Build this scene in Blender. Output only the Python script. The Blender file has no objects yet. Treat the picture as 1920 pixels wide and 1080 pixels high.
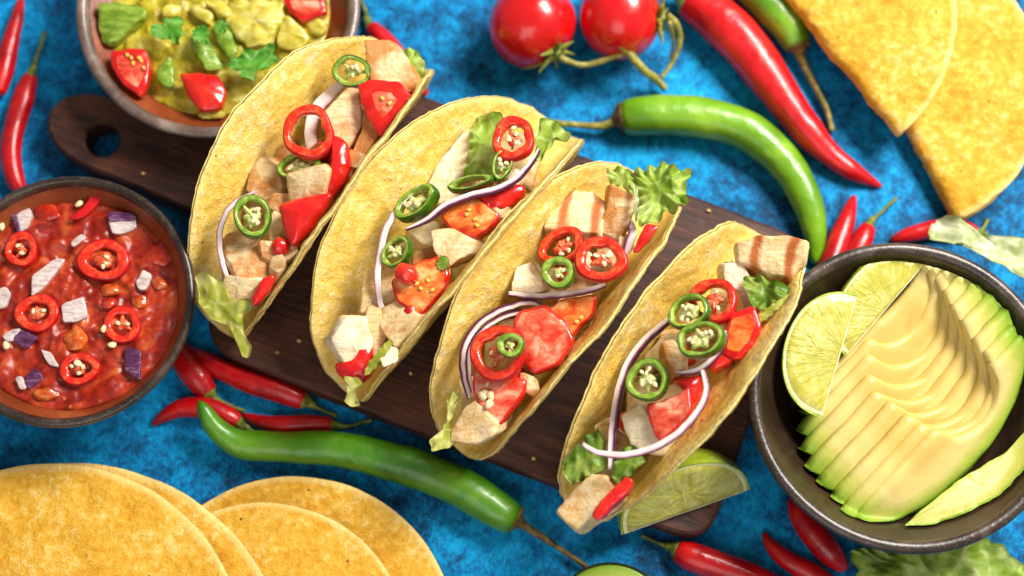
import bpy, math, random
import numpy as np
from mathutils import Vector, noise

random.seed(7)
rng = np.random.default_rng(7)
SC = bpy.context.scene
COL = SC.collection
V = lambda *a: np.array(a, float)

# ------------------------------------------------------------------ camera
TILT, LENS, DIST = math.radians(14), 55.0, 0.672
FPX = LENS / 36.0 * 1920.0
CAMP = V(0, -DIST * math.sin(TILT), DIST * math.cos(TILT))
FW = -CAMP / np.linalg.norm(CAMP)
RT = V(1, 0, 0)
UP = np.cross(RT, FW)
cam = bpy.data.cameras.new('camera')
camo = bpy.data.objects.new('camera', cam)
COL.objects.link(camo)
camo.location = CAMP
camo.rotation_euler = (TILT, 0, 0)
cam.lens, cam.sensor_width = LENS, 36.0
cam.clip_start, cam.clip_end = 0.02, 20
cam.dof.use_dof = True
cam.dof.focus_distance = 0.612
cam.dof.aperture_fstop = 4.2
SC.camera = camo

# ------------------------------------------------------------------ light
world = bpy.data.worlds.new('World')
SC.world = world
world.use_nodes = True
bg = world.node_tree.nodes['Background']
bg.inputs[0].default_value = (1.0, 0.97, 0.93, 1)
bg.inputs[1].default_value = 0.27


def area(name, loc, size, power, color, target=(0, 0, 0.02), sy=None):
    l = bpy.data.lights.new(name, 'AREA')
    l.shape = 'RECTANGLE'
    l.size, l.size_y = size, sy or size
    l.energy, l.color = power, color
    o = bpy.data.objects.new(name, l)
    COL.objects.link(o)
    o.location = loc
    o.rotation_euler = (Vector(target) - Vector(loc)).to_track_quat('-Z', 'Y').to_euler()
    return o


area('softbox_key', (0.49, 0.40, 0.73), 0.46, 18.2, (1.0, 0.95, 0.88), (0.02, 0.01, 0.02), 0.30)
area('softbox_fill', (-0.15, -0.80, 0.85), 0.7, 3.5, (1.0, 0.96, 0.92), (0, 0, 0.02))

SC.view_settings.view_transform = 'Standard'
SC.view_settings.look = 'None'
SC.view_settings.exposure = 0.0
SC.view_settings.gamma = 1.0
SC.cycles.max_bounces = 6
SC.cycles.diffuse_bounces = 3
SC.cycles.glossy_bounces = 2
SC.cycles.transmission_bounces = 2
SC.cycles.caustics_reflective = False
SC.cycles.caustics_refractive = False
SC.cycles.use_denoising = True


# ------------------------------------------------------------------ projecting helpers
def ray(px, py):
    return FW + RT * (px - 960) / FPX + UP * (540 - py) / FPX


def U(px, py, z=0.0):
    r = ray(px, py)
    return CAMP + r * ((z - CAMP[2]) / r[2])


def on_plane(px, py, p0, n):
    r = ray(px, py)
    return CAMP + r * (np.dot(np.asarray(p0) - CAMP, n) / np.dot(r, n))


def pxm(p):
    return float(np.dot(np.asarray(p) - CAMP, FW)) / FPX


def unit(v):
    v = np.asarray(v, float)
    return v / (np.linalg.norm(v) + 1e-12)


def frame(px, py, p0, n):
    """point on the plane plus in-plane axes that follow image right and image up"""
    p = on_plane(px, py, p0, n)
    ex = unit(on_plane(px + 5, py, p0, n) - p)
    ey = unit(np.cross(n, ex))
    return p, ex, ey


def nz(p, s, seed=0.0):
    return noise.noise(Vector((p[0] * s + seed, p[1] * s - seed * .7, p[2] * s + seed * .3)))


def nvec(p, s, seed=0.0):
    v = noise.noise_vector(Vector((p[0] * s + seed, p[1] * s - seed * .7, p[2] * s + seed * .3)))
    return V(v[0], v[1], v[2])


# ------------------------------------------------------------------ object helpers
def tag(o, label=None, cat=None, group=None, kind=None):
    if label: o['label'] = label
    if cat: o['category'] = cat
    if group: o['group'] = group
    if kind: o['kind'] = kind
    return o


def thing(name, loc, label, cat, group=None):
    o = bpy.data.objects.new(name, None)
    o.empty_display_size = 0.01
    COL.objects.link(o)
    o.location = [float(x) for x in loc]
    return tag(o, label, cat, group)


CONTAIN = [None]     # keeps food inside the bowl or shell that holds it


def mk(name, verts, faces, mat, parent=None, smooth=True, uv=None, origin=None):
    """one mesh object; verts in world coordinates"""
    verts = np.asarray(verts, float)
    if CONTAIN[0] is not None:
        verts = CONTAIN[0](verts)
    root = parent
    off = np.zeros(3)
    while root is not None:
        off = off + np.array(root.location)
        root = root.parent
    if parent is None:
        off = np.asarray(origin, float) if origin is not None else V(*(verts[:, :2].mean(0)), verts[:, 2].min())
    me = bpy.data.meshes.new(name)
    me.from_pydata((verts - off).tolist(), [], [tuple(int(i) for i in f) for f in faces])
    if uv is not None:
        ul = me.uv_layers.new(name='UVMap')
        uva = np.asarray(uv, float)
        idx = np.zeros(len(me.loops), int)
        me.loops.foreach_get('vertex_index', idx)
        ul.data.foreach_set('uv', uva[idx].ravel())
    me.materials.append(mat)
    if smooth:
        me.polygons.foreach_set('use_smooth', [True] * len(me.polygons))
    me.update()
    o = bpy.data.objects.new(name, me)
    COL.objects.link(o)
    if parent is not None:
        o.parent = parent
    else:
        o.location = off
    return o


def dup_mesh(o, parent, loc, rot=(0, 0, 0), scale=(1, 1, 1)):
    c = o.copy()
    COL.objects.link(c)
    c.parent = parent
    c.location, c.rotation_euler, c.scale = loc, rot, scale
    return c


def gridfaces(nr, nc, close=True, base=0):
    f = []
    for i in range(nr - 1):
        for j in range(nc if close else nc - 1):
            k = (j + 1) % nc
            f.append((base + i * nc + j, base + i * nc + k, base + (i + 1) * nc + k, base + (i + 1) * nc + j))
    return f


def spline(pts, n):
    P = np.asarray(pts, float)
    if len(P) == 2:
        return P[0] + (P[1] - P[0]) * np.linspace(0, 1, n)[:, None]
    Q = np.vstack([2 * P[0] - P[1], P, 2 * P[-1] - P[-2]])
    seg = np.linalg.norm(np.diff(P[:, :min(3, P.shape[1])], axis=0), axis=1)
    cum = np.concatenate([[0], np.cumsum(seg)])
    out = []
    for s in np.linspace(0, cum[-1], n):
        i = min(int(np.searchsorted(cum, s, 'right') - 1), len(P) - 2)
        t = (s - cum[i]) / (seg[i] + 1e-12)
        a, b, c, d = Q[i], Q[i + 1], Q[i + 2], Q[i + 3]
        out.append(.5 * ((2 * b) + (c - a) * t + (2 * a - 5 * b + 4 * c - d) * t * t + (3 * b - a - 3 * c + d) * t ** 3))
    return np.array(out)


def densify(poly, step, smooth=2):
    """closed 2-D/3-D polygon -> evenly spaced ring with softly rounded corners"""
    P = np.asarray(poly, float)
    out = []
    for a, b in zip(P, np.roll(P, -1, 0)):
        n = max(2, int(round(np.linalg.norm(b - a) / step)))
        out += [a + (b - a) * k / n for k in range(n)]
    P = np.array(out)
    for _ in range(smooth):
        P = .5 * P + .25 * np.roll(P, 1, 0) + .25 * np.roll(P, -1, 0)
    return P


def tube(path, rad, ns=14, caps=True, flat=1.0):
    P = np.asarray(path, float)
    rad = np.asarray(rad, float)
    n = len(P)
    T = np.gradient(P, axis=0)
    T /= np.linalg.norm(T, axis=1)[:, None] + 1e-12
    ref = V(0, 0, 1) if abs(T[0][2]) < .9 else V(1, 0, 0)
    a = unit(np.cross(ref, T[0]))
    vs = []
    for i in range(n):
        a = unit(a - T[i] * np.dot(a, T[i]))
        b = np.cross(T[i], a)
        for k in range(ns):
            t = 2 * math.pi * k / ns
            vs.append(P[i] + rad[i] * (math.cos(t) * a + flat * math.sin(t) * b))
    f = gridfaces(n, ns)
    if caps:
        vs += [P[0], P[-1]]
        c0, c1 = n * ns, n * ns + 1
        f += [(c0, (k + 1) % ns, k) for k in range(ns)]
        f += [(c1, (n - 1) * ns + k, (n - 1) * ns + (k + 1) % ns) for k in range(ns)]
    return np.array(vs), f


# ------------------------------------------------------------------ materials
def srgb(h):
    h = h.lstrip('#')
    c = [int(h[i:i + 2], 16) / 255 for i in (0, 2, 4)]
    return tuple([x / 12.92 if x <= .04045 else ((x + .055) / 1.055) ** 2.4 for x in c] + [1.0])


class M:
    """small node builder"""

    def __init__(self, name, rough=.5, spec=.5, sss=0, srad=(1, .4, .2), sscale=.002, coat=0, trans=0):
        self.m = bpy.data.materials.new(name)
        self.m.use_nodes = True
        self.nt = self.m.node_tree
        self.b = self.nt.nodes['Principled BSDF']
        self.b.inputs['Roughness'].default_value = rough
        self.b.inputs['Specular IOR Level'].default_value = spec
        self.b.inputs['Subsurface Weight'].default_value = sss
        self.b.inputs['Subsurface Radius'].default_value = srad
        self.b.inputs['Subsurface Scale'].default_value = sscale
        self.b.inputs['Coat Weight'].default_value = coat
        self.b.inputs['Coat Roughness'].default_value = .12
        self.b.inputs['Transmission Weight'].default_value = trans
        self.tc = self.nt.nodes.new('ShaderNodeTexCoord')
        self.oi = self.nt.nodes.new('ShaderNodeObjectInfo')
        ad = self.nt.nodes.new('ShaderNodeVectorMath')
        ad.operation = 'ADD'
        sc = self.nt.nodes.new('ShaderNodeVectorMath')
        sc.operation = 'SCALE'
        cx = self.nt.nodes.new('ShaderNodeCombineXYZ')
        for i in range(3):
            self.nt.links.new(self.oi.outputs['Random'], cx.inputs[i])
        self.nt.links.new(cx.outputs[0], sc.inputs[0])
        sc.inputs['Scale'].default_value = 3.0
        self.nt.links.new(self.tc.outputs['Object'], ad.inputs[0])
        self.nt.links.new(sc.outputs[0], ad.inputs[1])
        self.co = ad.outputs[0]

    def L(self, a, b):
        self.nt.links.new(a, b)

    def map(self, scale, rot=(0, 0, 0), src=None):
        n = self.nt.nodes.new('ShaderNodeMapping')
        n.inputs['Scale'].default_value = scale
        n.inputs['Rotation'].default_value = rot
        self.L(src or self.co, n.inputs[0])
        return n.outputs[0]

    def noise(self, scale, detail=4, rough=.55, dist=0, src=None):
        n = self.nt.nodes.new('ShaderNodeTexNoise')
        n.inputs['Scale'].default_value = scale
        n.inputs['Detail'].default_value = detail
        n.inputs['Roughness'].default_value = rough
        n.inputs['Distortion'].default_value = dist
        self.L(src or self.co, n.inputs['Vector'])
        return n.outputs['Fac']

    def voro(self, scale, src=None, feature='F1', rnd=1):
        n = self.nt.nodes.new('ShaderNodeTexVoronoi')
        n.feature = feature
        n.inputs['Scale'].default_value = scale
        n.inputs['Randomness'].default_value = rnd
        self.L(src or self.co, n.inputs['Vector'])
        return n.outputs['Distance']

    def ramp(self, fac, stops, interp='LINEAR'):
        n = self.nt.nodes.new('ShaderNodeValToRGB')
        r = n.color_ramp
        r.interpolation = interp
        while len(r.elements) < len(stops):
            r.elements.new(.5)
        for e, (p, c) in zip(r.elements, stops):
            e.position = p
            e.color = srgb(c) if isinstance(c, str) else (c, c, c, 1)
        self.L(fac, n.inputs[0])
        return n.outputs[0]

    def mix(self, fac, a, b, mode='MIX'):
        n = self.nt.nodes.new('ShaderNodeMix')
        n.data_type = 'RGBA'
        n.blend_type = mode
        for s, v in ((n.inputs[0], fac), (n.inputs[6], a), (n.inputs[7], b)):
            if isinstance(v, str):
                s.default_value = srgb(v)
            elif isinstance(v, (int, float)):
                s.default_value = v
            else:
                self.L(v, s)
        return n.outputs[2]

    def math(self, op, a, b=0.0):
        n = self.nt.nodes.new('ShaderNodeMath')
        n.operation = op
        for s, v in ((n.inputs[0], a), (n.inputs[1], b)):
            if isinstance(v, (int, float)):
                s.default_value = v
            else:
                self.L(v, s)
        return n.outputs[0]

    def uv(self):
        s = self.nt.nodes.new('ShaderNodeSeparateXYZ')
        self.L(self.tc.outputs['UV'], s.inputs[0])
        return s.outputs

    def color(self, c):
        if isinstance(c, str):
            self.b.inputs['Base Color'].default_value = srgb(c)
        else:
            self.L(c, self.b.inputs['Base Color'])
        return self

    def rough(self, r):
        self.L(r, self.b.inputs['Roughness'])
        return self

    def bump(self, h, dist=.0005, strength=1.0):
        n = self.nt.nodes.new('ShaderNodeBump')
        n.inputs['Strength'].default_value = strength
        n.inputs['Distance'].default_value = dist
        self.L(h, n.inputs['Height'])
        if self.b.inputs['Normal'].is_linked:
            self.L(self.b.inputs['Normal'].links[0].from_socket, n.inputs['Normal'])
        self.L(n.outputs[0], self.b.inputs['Normal'])
        return self

    def translucent(self, color, w):
        t = self.nt.nodes.new('ShaderNodeBsdfTranslucent')
        if isinstance(color, str):
            t.inputs[0].default_value = srgb(color)
        else:
            self.L(color, t.inputs[0])
        mx = self.nt.nodes.new('ShaderNodeMixShader')
        mx.inputs[0].default_value = w
        out = self.nt.nodes['Material Output']
        self.L(self.b.outputs[0], mx.inputs[1])
        self.L(t.outputs[0], mx.inputs[2])
        self.L(mx.outputs[0], out.inputs['Surface'])
        return self


def mat_table():
    k = M('blue_painted_board', rough=.7, spec=.2)
    big = k.noise(16, 2, .5, .6)
    mid = k.noise(120, 5, .75, .4)
    st = k.noise(1.0, 3, .7, 0, k.map((800, 420, 1), (0, 0, .15)))
    f = k.math('ADD', k.math('MULTIPLY', big, .62), k.math('MULTIPLY', mid, 1.05))
    f = k.math('ADD', f, k.math('MULTIPLY', st, .55))
    f = k.math('MULTIPLY', f, .47)
    c = k.ramp(f, [(.385, '#053049'), (.465, '#004e7e'), (.535, '#0078b4'), (.60, '#009cdc'), (.70, '#1cb6ee')])
    sp = k.noise(1400, 2, .5)
    k.color(k.mix(k.ramp(sp, [(.66, 0.0), (.74, .5)]), c, '#7fd2f0'))
    k.bump(k.noise(700, 4, .7), .0004, .6).bump(mid, .001, .25)
    return k.m


def mat_wood():
    k = M('dark_walnut', rough=.55, spec=.35)
    co = k.map((1, 1, 1), (0, 0, math.radians(20.6)))
    g = k.noise(1.0, 6, .7, 1.6, k.map((18, 120, 60), (0, 0, 0), co))
    g2 = k.noise(1.0, 3, .6, .3, k.map((40, 1100, 300), (0, 0, 0), co))
    f = k.math('ADD', k.math('MULTIPLY', g, .7), k.math('MULTIPLY', g2, .3))
    c = k.ramp(f, [(.32, '#1c0e0a'), (.46, '#3a1f16'), (.56, '#4f2c20'), (.70, '#774632')])
    patch = k.noise(38, 3, .6, .3)
    c = k.mix(k.ramp(patch, [(.50, 0.0), (.70, .6)]), c, '#70402a')
    scr = k.noise(1.0, 2, .5, 0, k.map((900, 60, 60), (0, 0, .7)))
    c = k.mix(k.ramp(scr, [(.68, 0.0), (.76, .35)]), c, '#8c6b58')
    k.color(c)
    k.rough(k.ramp(patch, [(.3, .62), (.7, .42)]))
    k.bump(f, .0012, .6).bump(k.noise(900, 3, .6), .0003, .4)
    return k.m


def mat_tortilla(name='corn_tortilla', deep=0.0):
    k = M(name, rough=.6, spec=.3)
    q = k.uv()[0]
    big = k.noise(48, 2, .5)
    mid = k.noise(300, 4, .6, .3)
    grain = k.noise(1500, 3, .65)
    f = k.math('ADD', k.math('MULTIPLY', big, .35), k.math('MULTIPLY', mid, .65))
    if deep:
        c = k.ramp(f, [(.32, '#c88814'), (.44, '#d89f26'), (.54, '#e2b03e'), (.66, '#efcf80')])
        dark, speck = '#bd8522', '#5b2b0c'
    else:
        c = k.ramp(f, [(.32, '#e2b344'), (.44, '#eeca5c'), (.54, '#f4d778'), (.66, '#fbecba')])
        dark, speck = '#c89430', '#6b3a12'
    c = k.mix(k.ramp(grain, [(.51, 0.0), (.67, .65)]), c, dark)
    c = k.mix(k.ramp(big, [(.58, 0.0), (.78, .14)]), c, dark)
    sp = k.voro(120)
    msk = k.noise(60, 1, .5)
    s1 = k.math('MULTIPLY', k.ramp(sp, [(.05, 1.0), (.09, 0.0)]), k.ramp(msk, [(.44, 0.0), (.54, .9)]))
    c = k.mix(s1, c, speck)
    c = k.mix(k.ramp(q, [(.955, 0.0), (.99, .55)]), c, '#f6dd92')
    k.color(c)
    k.bump(mid, .0012, .8).bump(grain, .0004, .8)
    return k.m


def mat_fruit(name, stops, rough=.26, sss=0, coat=.3, nscale=60, srad=(1, .25, .1), sscale=.004, bump=.0003, spec=.5):
    k = M(name, rough=rough, spec=spec, sss=sss, srad=srad, sscale=sscale, coat=coat)
    k.color(k.ramp(k.noise(nscale, 3, .55, .4), stops))
    k.bump(k.noise(85, 2, .5), bump * 6, .55).bump(k.noise(420, 3, .6), bump, .6)
    k.rough(k.ramp(k.noise(160, 3, .6), [(.35, rough), (.7, rough + .16)]))
    return k.m


def mat_chicken(name, white=False, grill=False, brown=.62):
    k = M(name, rough=.48, spec=.4)
    fib = k.noise(1.0, 4, .6, .5, k.map((130, 700, 420), (.3, .2, .9)))
    soft = k.noise(110, 2, .5)
    f = k.math('ADD', k.math('MULTIPLY', fib, .55), k.math('MULTIPLY', soft, .45))
    if white:
        c = k.ramp(f, [(.30, '#d8b988'), (.42, '#e8d2a6'), (.58, '#f5e8ca')])
    else:
        c = k.ramp(f, [(.30, '#c9984e'), (.42, '#dcb87e'), (.58, '#ecd5a8')])
        pt = k.noise(90, 3, .6, .4)
        c = k.mix(k.ramp(pt, [(brown - .10, 0.0), (brown + .08, .85)]), c, '#b86f1e')
    if grill:
        w = k.nt.nodes.new('ShaderNodeTexWave')
        w.bands_direction = 'X'
        w.inputs['Scale'].default_value = 24
        w.inputs['Distortion'].default_value = 2.2
        w.inputs['Detail'].default_value = 3
        w.inputs['Detail Scale'].default_value = 2.5
        k.L(k.map((1, 1, 1), (0, 0, .2), k.tc.outputs['Object']), w.inputs['Vector'])
        c = k.mix(k.ramp(w.outputs['Fac'], [(.60, 0.0), (.95, .95)]), c, '#ad5716')
    k.color(c)
    k.bump(fib, .0005, .7).bump(k.noise(900, 4, .65), .0005, .7)
    return k.m


def mat_flesh(name, stops, nscale=1.0, stretch=(240, 600, 300), rot=(0, 0, .6), rough=.25, sss=0, srad=(1, .35, .2), coat=.3, bump=.0006):
    k = M(name, rough=rough, spec=.5, sss=sss, srad=srad, sscale=.003, coat=coat)
    f = k.noise(nscale, 4, .6, .5, k.map(stretch, rot))
    k.color(k.ramp(f, stops)).bump(f, bump, .7)
    return k.m


def mat_onion():
    k = M('red_onion', rough=.28, spec=.5, coat=.25)
    u = k.uv()
    st = k.noise(1.0, 3, .6, 0, k.map((60, 6, 1), (0, 0, 0), k.tc.outputs['UV']))
    f = k.math('ADD', u[1], k.math('MULTIPLY', k.math('SUBTRACT', st, .5), .22))
    k.color(k.ramp(f, [(.0, '#efe2dc'), (.40, '#ecdcda'), (.55, '#cfaab6'), (.66, '#84496a'), (.78, '#4f1c3c'), (1, '#3d1430')]))
    k.bump(st, .0003, .5)
    return k.m


def mat_leaf(name, a, b, c, tw=.35, rough=.38):
    k = M(name, rough=rough, spec=.45)
    f = k.noise(75, 3, .6, .6)
    vein = k.voro(95, None, 'DISTANCE_TO_EDGE')
    col = k.ramp(f, [(.32, a), (.5, b), (.68, c)])
    col = k.mix(k.ramp(vein, [(.0, .6), (.07, 0.0)]), col, c)
    k.color(col).translucent(col, tw)
    k.bump(vein, .0005, .5).bump(k.noise(400, 3, .6), .0006, .5)
    return k.m


def mat_glaze(name, stops, rough=.3, scale=60, coat=.2, spk=None):
    k = M(name, rough=rough, spec=.5, coat=coat)
    c = k.ramp(k.noise(scale, 4, .65, .3), stops)
    if spk:
        c = k.mix(k.ramp(k.noise(900, 2, .6), [(.58, 0.0), (.7, .7)]), c, spk)
    k.color(c).bump(k.noise(500, 3, .6), .0004, .5).bump(k.noise(60, 2, .5), .001, .3)
    return k.m


MT = dict(
    table=mat_table(), wood=mat_wood(), tortilla=mat_tortilla(), tostada=mat_tortilla('fried_tortilla', 1.0),
    chili=mat_fruit('red_chili_skin', [(.3, '#8f050d'), (.5, '#ba0c13'), (.7, '#d0181a')], rough=.26, coat=.25, spec=.4),
    bigchili=mat_fruit('large_red_chili_skin', [(.3, '#a8040c'), (.5, '#c90a12'), (.7, '#dc1a1c')], rough=.3, coat=.25),
    greenchili=mat_fruit('green_chili_skin', [(.3, '#4a7a08'), (.5, '#669a12'), (.7, '#86b426')], rough=.3, coat=.25, srad=(.4, 1, .1), nscale=38),
    darkgreen=mat_fruit('dark_green_chili_skin', [(.3, '#30640a'), (.5, '#47830e'), (.7, '#669a1a')], rough=.3, coat=.25, srad=(.4, 1, .1), nscale=38),
    calyx=mat_flesh('green_stem', [(.3, '#3f4a12'), (.5, '#6e7a24'), (.7, '#98963f')], stretch=(300, 300, 300), rough=.5, sss=.1, coat=0),
    calyxbrown=mat_flesh('brown_stem', [(.3, '#3d2a10'), (.5, '#6b5320'), (.7, '#8f8038')], stretch=(300, 300, 300), rough=.55, sss=.05, coat=0),
    palestem=mat_flesh('pale_stem', [(.3, '#6a6a24'), (.5, '#8f8a3c'), (.7, '#b5ae64')], stretch=(300, 300, 300), rough=.5, sss=.1, coat=0),
    tomato=mat_fruit('tomato_skin', [(.3, '#b4060c'), (.5, '#cf0d12'), (.7, '#df1d1c')], rough=.2, coat=.4, nscale=30, bump=.0001),
    tomatopiece=mat_fruit('tomato_piece_skin', [(.3, '#b80a0c'), (.5, '#d51512'), (.7, '#e63420')], rough=.2, coat=.5, sss=.2, nscale=90),
    tomatoflesh=mat_flesh('tomato_flesh', [(.28, '#b8180e'), (.41, '#d4402a'), (.52, '#e46e50'), (.64, '#f2aa8c')], stretch=(110, 150, 130), rough=.16, coat=.5, sss=.25),
    tomatoorange=mat_flesh('tomato_flesh_orange', [(.28, '#bd240c'), (.41, '#da521c'), (.52, '#ea8438'), (.64, '#f3bb7c')], stretch=(110, 150, 130), rough=.16, coat=.5, sss=.25),
    salsachunk=mat_flesh('salsa_tomato_orange', [(.3, '#9c2a0a'), (.5, '#c25418'), (.7, '#d9843a')], stretch=(150, 200, 150), rough=.2),
    salsared=mat_flesh('salsa_tomato_red', [(.3, '#8a1206'), (.5, '#b0240e'), (.7, '#cc4a24')], stretch=(150, 200, 150), rough=.2),
    tortillacrumb=mat_flesh('tortilla_crumb', [(.3, '#b98a3c'), (.5, '#d3a85a'), (.7, '#e6c98c')], stretch=(900, 900, 900), rough=.6, coat=0),
    ringflesh_r=mat_flesh('red_chili_flesh', [(.3, '#c4160c'), (.5, '#dc3018'), (.7, '#ee6a38')], stretch=(300, 300, 300), rough=.2, coat=.5),
    ringflesh_g=mat_flesh('green_chili_flesh', [(.3, '#5c821a'), (.5, '#84a334'), (.7, '#b3c466')], stretch=(300, 300, 300), rough=.25, srad=(.6, 1, .2)),
    ringskin_g=mat_fruit('jalapeno_skin', [(.3, '#1f4606'), (.5, '#30640a'), (.7, '#4a8216')], rough=.22, coat=.4, srad=(.4, 1, .1), nscale=150),
    membrane_r=mat_flesh('chili_membrane', [(.3, '#c8321a'), (.5, '#dd5e34'), (.7, '#efa070')], stretch=(500, 500, 500), rough=.3),
    membrane_g=mat_flesh('jalapeno_membrane', [(.3, '#9aa843'), (.5, '#c6c97a'), (.7, '#e6e3ae')], stretch=(500, 500, 500), rough=.3),
    seed=mat_flesh('pale_seed', [(.3, '#e0c27a'), (.5, '#f3e2ad'), (.7, '#fbf3d4')], stretch=(600, 600, 600), rough=.35, bump=.0002),
    tomatoseed=mat_flesh('tomato_seed', [(.3, '#d98f24'), (.5, '#f0bd4a'), (.7, '#f7d97c')], stretch=(600, 600, 600), rough=.2, bump=.0002),
    chicken=mat_chicken('chicken'), chickenbrown=mat_chicken('browned_chicken', brown=.47),
    chickenwhite=mat_chicken('white_chicken', white=True), chickengrill=mat_chicken('grilled_chicken', grill=True, brown=.66),
    onion=mat_onion(),
    onionpale=mat_flesh('onion_flesh', [(.3, '#b39a9a'), (.5, '#cfbdb8'), (.7, '#e6dad4')], stretch=(200, 700, 300), rough=.25, srad=(1, .8, .8)),
    onionpurple=mat_flesh('onion_skin', [(.3, '#3c1836'), (.5, '#5a2a50'), (.7, '#8b6284')], stretch=(200, 700, 300), rough=.25, srad=(1, .8, .8)),
    lettuce=mat_leaf('lettuce', '#86ab2c', '#aecb4e', '#d6e592', .4),
    lettucepale=mat_leaf('pale_lettuce', '#9aa860', '#bcc787', '#dfe2bf', .3),
    lettucedeep=mat_leaf('deep_lettuce', '#4f7416', '#74982a', '#a9bd5a'),
    lettuceyellow=mat_leaf('yellow_lettuce', '#98a02a', '#b8bd45', '#d9d685'),
    cilantro=mat_leaf('cilantro', '#3a7a12', '#58a02a', '#8cc25a', .25),
    limerind=mat_fruit('lime_rind', [(.3, '#7d9418'), (.5, '#9db02a'), (.7, '#bcc450')], rough=.35, coat=.2, srad=(.6, 1, .1), nscale=120, bump=.0006),
    limepith=mat_flesh('lime_pith', [(.3, '#c6c47e'), (.5, '#d8d6a2'), (.7, '#e6e4c2')], stretch=(200, 200, 200), rough=.5, coat=0),
    avskin=mat_glaze('avocado_skin', [(.3, '#1c1a0c'), (.5, '#2f2f14'), (.7, '#464a1c')], rough=.5),
    avgreen=mat_flesh('avocado_green', [(.3, '#557812'), (.5, '#7a9a28'), (.7, '#a2b84c')], stretch=(160, 700, 300), rough=.32, srad=(.7, 1, .2)),
    avyellow=mat_flesh('avocado_yellow', [(.3, '#b3a22a'), (.5, '#cfc04c'), (.7, '#e4da8c')], stretch=(160, 300, 300), rough=.3, srad=(1, .9, .2)),
    bowl_out=mat_glaze('dark_stoneware', [(.35, '#241a14'), (.55, '#3a2a20'), (.7, '#4c382b')], rough=.35, spk='#5a473a'),
    bowl_in=mat_glaze('brown_glaze', [(.35, '#22160e'), (.55, '#33231a'), (.7, '#443022')], rough=.32, scale=35),
    bowl_terra=mat_glaze('terracotta_glaze', [(.35, '#6e2f14'), (.55, '#8d421d'), (.7, '#a45a30')], rough=.4, scale=35, coat=0),
    bowl_rim=mat_glaze('worn_rim', [(.35, '#221812'), (.55, '#382b23'), (.7, '#584a40')], rough=.36, spk='#63544a'),
    bowl_grey=mat_glaze('grey_brown_rim', [(.35, '#4a3a34'), (.55, '#766359'), (.7, '#9a8a82')], rough=.34, spk='#5a4840'),
)


def mat_lime_pulp():
    k = M('lime_pulp', rough=.18, spec=.5, sss=.35, srad=(.9, 1, .25), sscale=.004, coat=.4)
    s = k.noise(1.0, 4, .65, .8, k.map((13, 2.2, 1), (0, 0, 0), k.tc.outputs['UV']))
    s2 = k.noise(160, 3, .6)
    f = k.math('ADD', k.math('MULTIPLY', s, .5), k.math('MULTIPLY', s2, .5))
    k.color(k.ramp(f, [(.32, '#aaa332'), (.46, '#bdb648'), (.56, '#cac462'), (.70, '#e0daa0')]))
    k.bump(s, .0010, .8).bump(k.noise(500, 3, .6), .0005, .5)
    return k.m


def mat_avocado():
    k = M('avocado_flesh', rough=.4, spec=.4, sss=.15, srad=(1, .9, .3), sscale=.003)
    u = k.uv()
    n = k.noise(130, 3, .6, .3)
    d = k.math('ADD', u[1], k.math('MULTIPLY', k.math('SUBTRACT', n, .5), .06))
    c = k.ramp(d, [(.0, '#5a8414'), (.10, '#88a830'), (.28, '#b4b654'), (.48, '#d3c27c'), (.78, '#d4be74'), (1, '#caae60')])
    br = k.noise(55, 3, .6, .5)
    c = k.mix(k.ramp(br, [(.66, 0.0), (.8, .4)]), c, '#a8743a')
    k.color(c).bump(n, .0005, .5).bump(k.noise(900, 3, .6), .0002, .5)
    return k.m


def mat_salsa():
    k = M('salsa_sauce', rough=.34, spec=.45)
    f = k.noise(75, 4, .65, .8)
    c = k.ramp(f, [(.3, '#64100a'), (.43, '#8c1c0c'), (.54, '#a83014'), (.68, '#c4602c')])
    sd = k.voro(150)
    ms = k.noise(50, 1)
    c = k.mix(k.math('MULTIPLY', k.ramp(sd, [(.08, .6), (.16, 0.0)]), k.ramp(ms, [(.55, 0.0), (.6, 1.0)])), c, '#d9853c')
    k.color(c).bump(k.noise(80, 2, .5), .0022, .7)
    return k.m


def mat_guac():
    k = M('guacamole_mash', rough=.36, spec=.4)
    f = k.noise(85, 4, .65, .8)
    k.color(k.ramp(f, [(.3, '#86720c'), (.45, '#aa991c'), (.56, '#c2b436'), (.7, '#dcd272')]))
    k.bump(k.noise(120, 3, .6), .0025, .8)
    return k.m


MT.update(limepulp=mat_lime_pulp(), avocado=mat_avocado(), salsa=mat_salsa(), guac=mat_guac())

# ------------------------------------------------------------------ table top
S = 0.9
tb = mk('table_top', [(-S, -S, 0), (S, -S, 0), (S, S, 0), (-S, S, 0)], [(0, 1, 2, 3)], MT['table'], smooth=False, origin=(0, 0, 0))
tag(tb, 'mottled bright blue and navy painted table top', 'table', kind='structure')

# ------------------------------------------------------------------ wooden board
BT = 0.014


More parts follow.
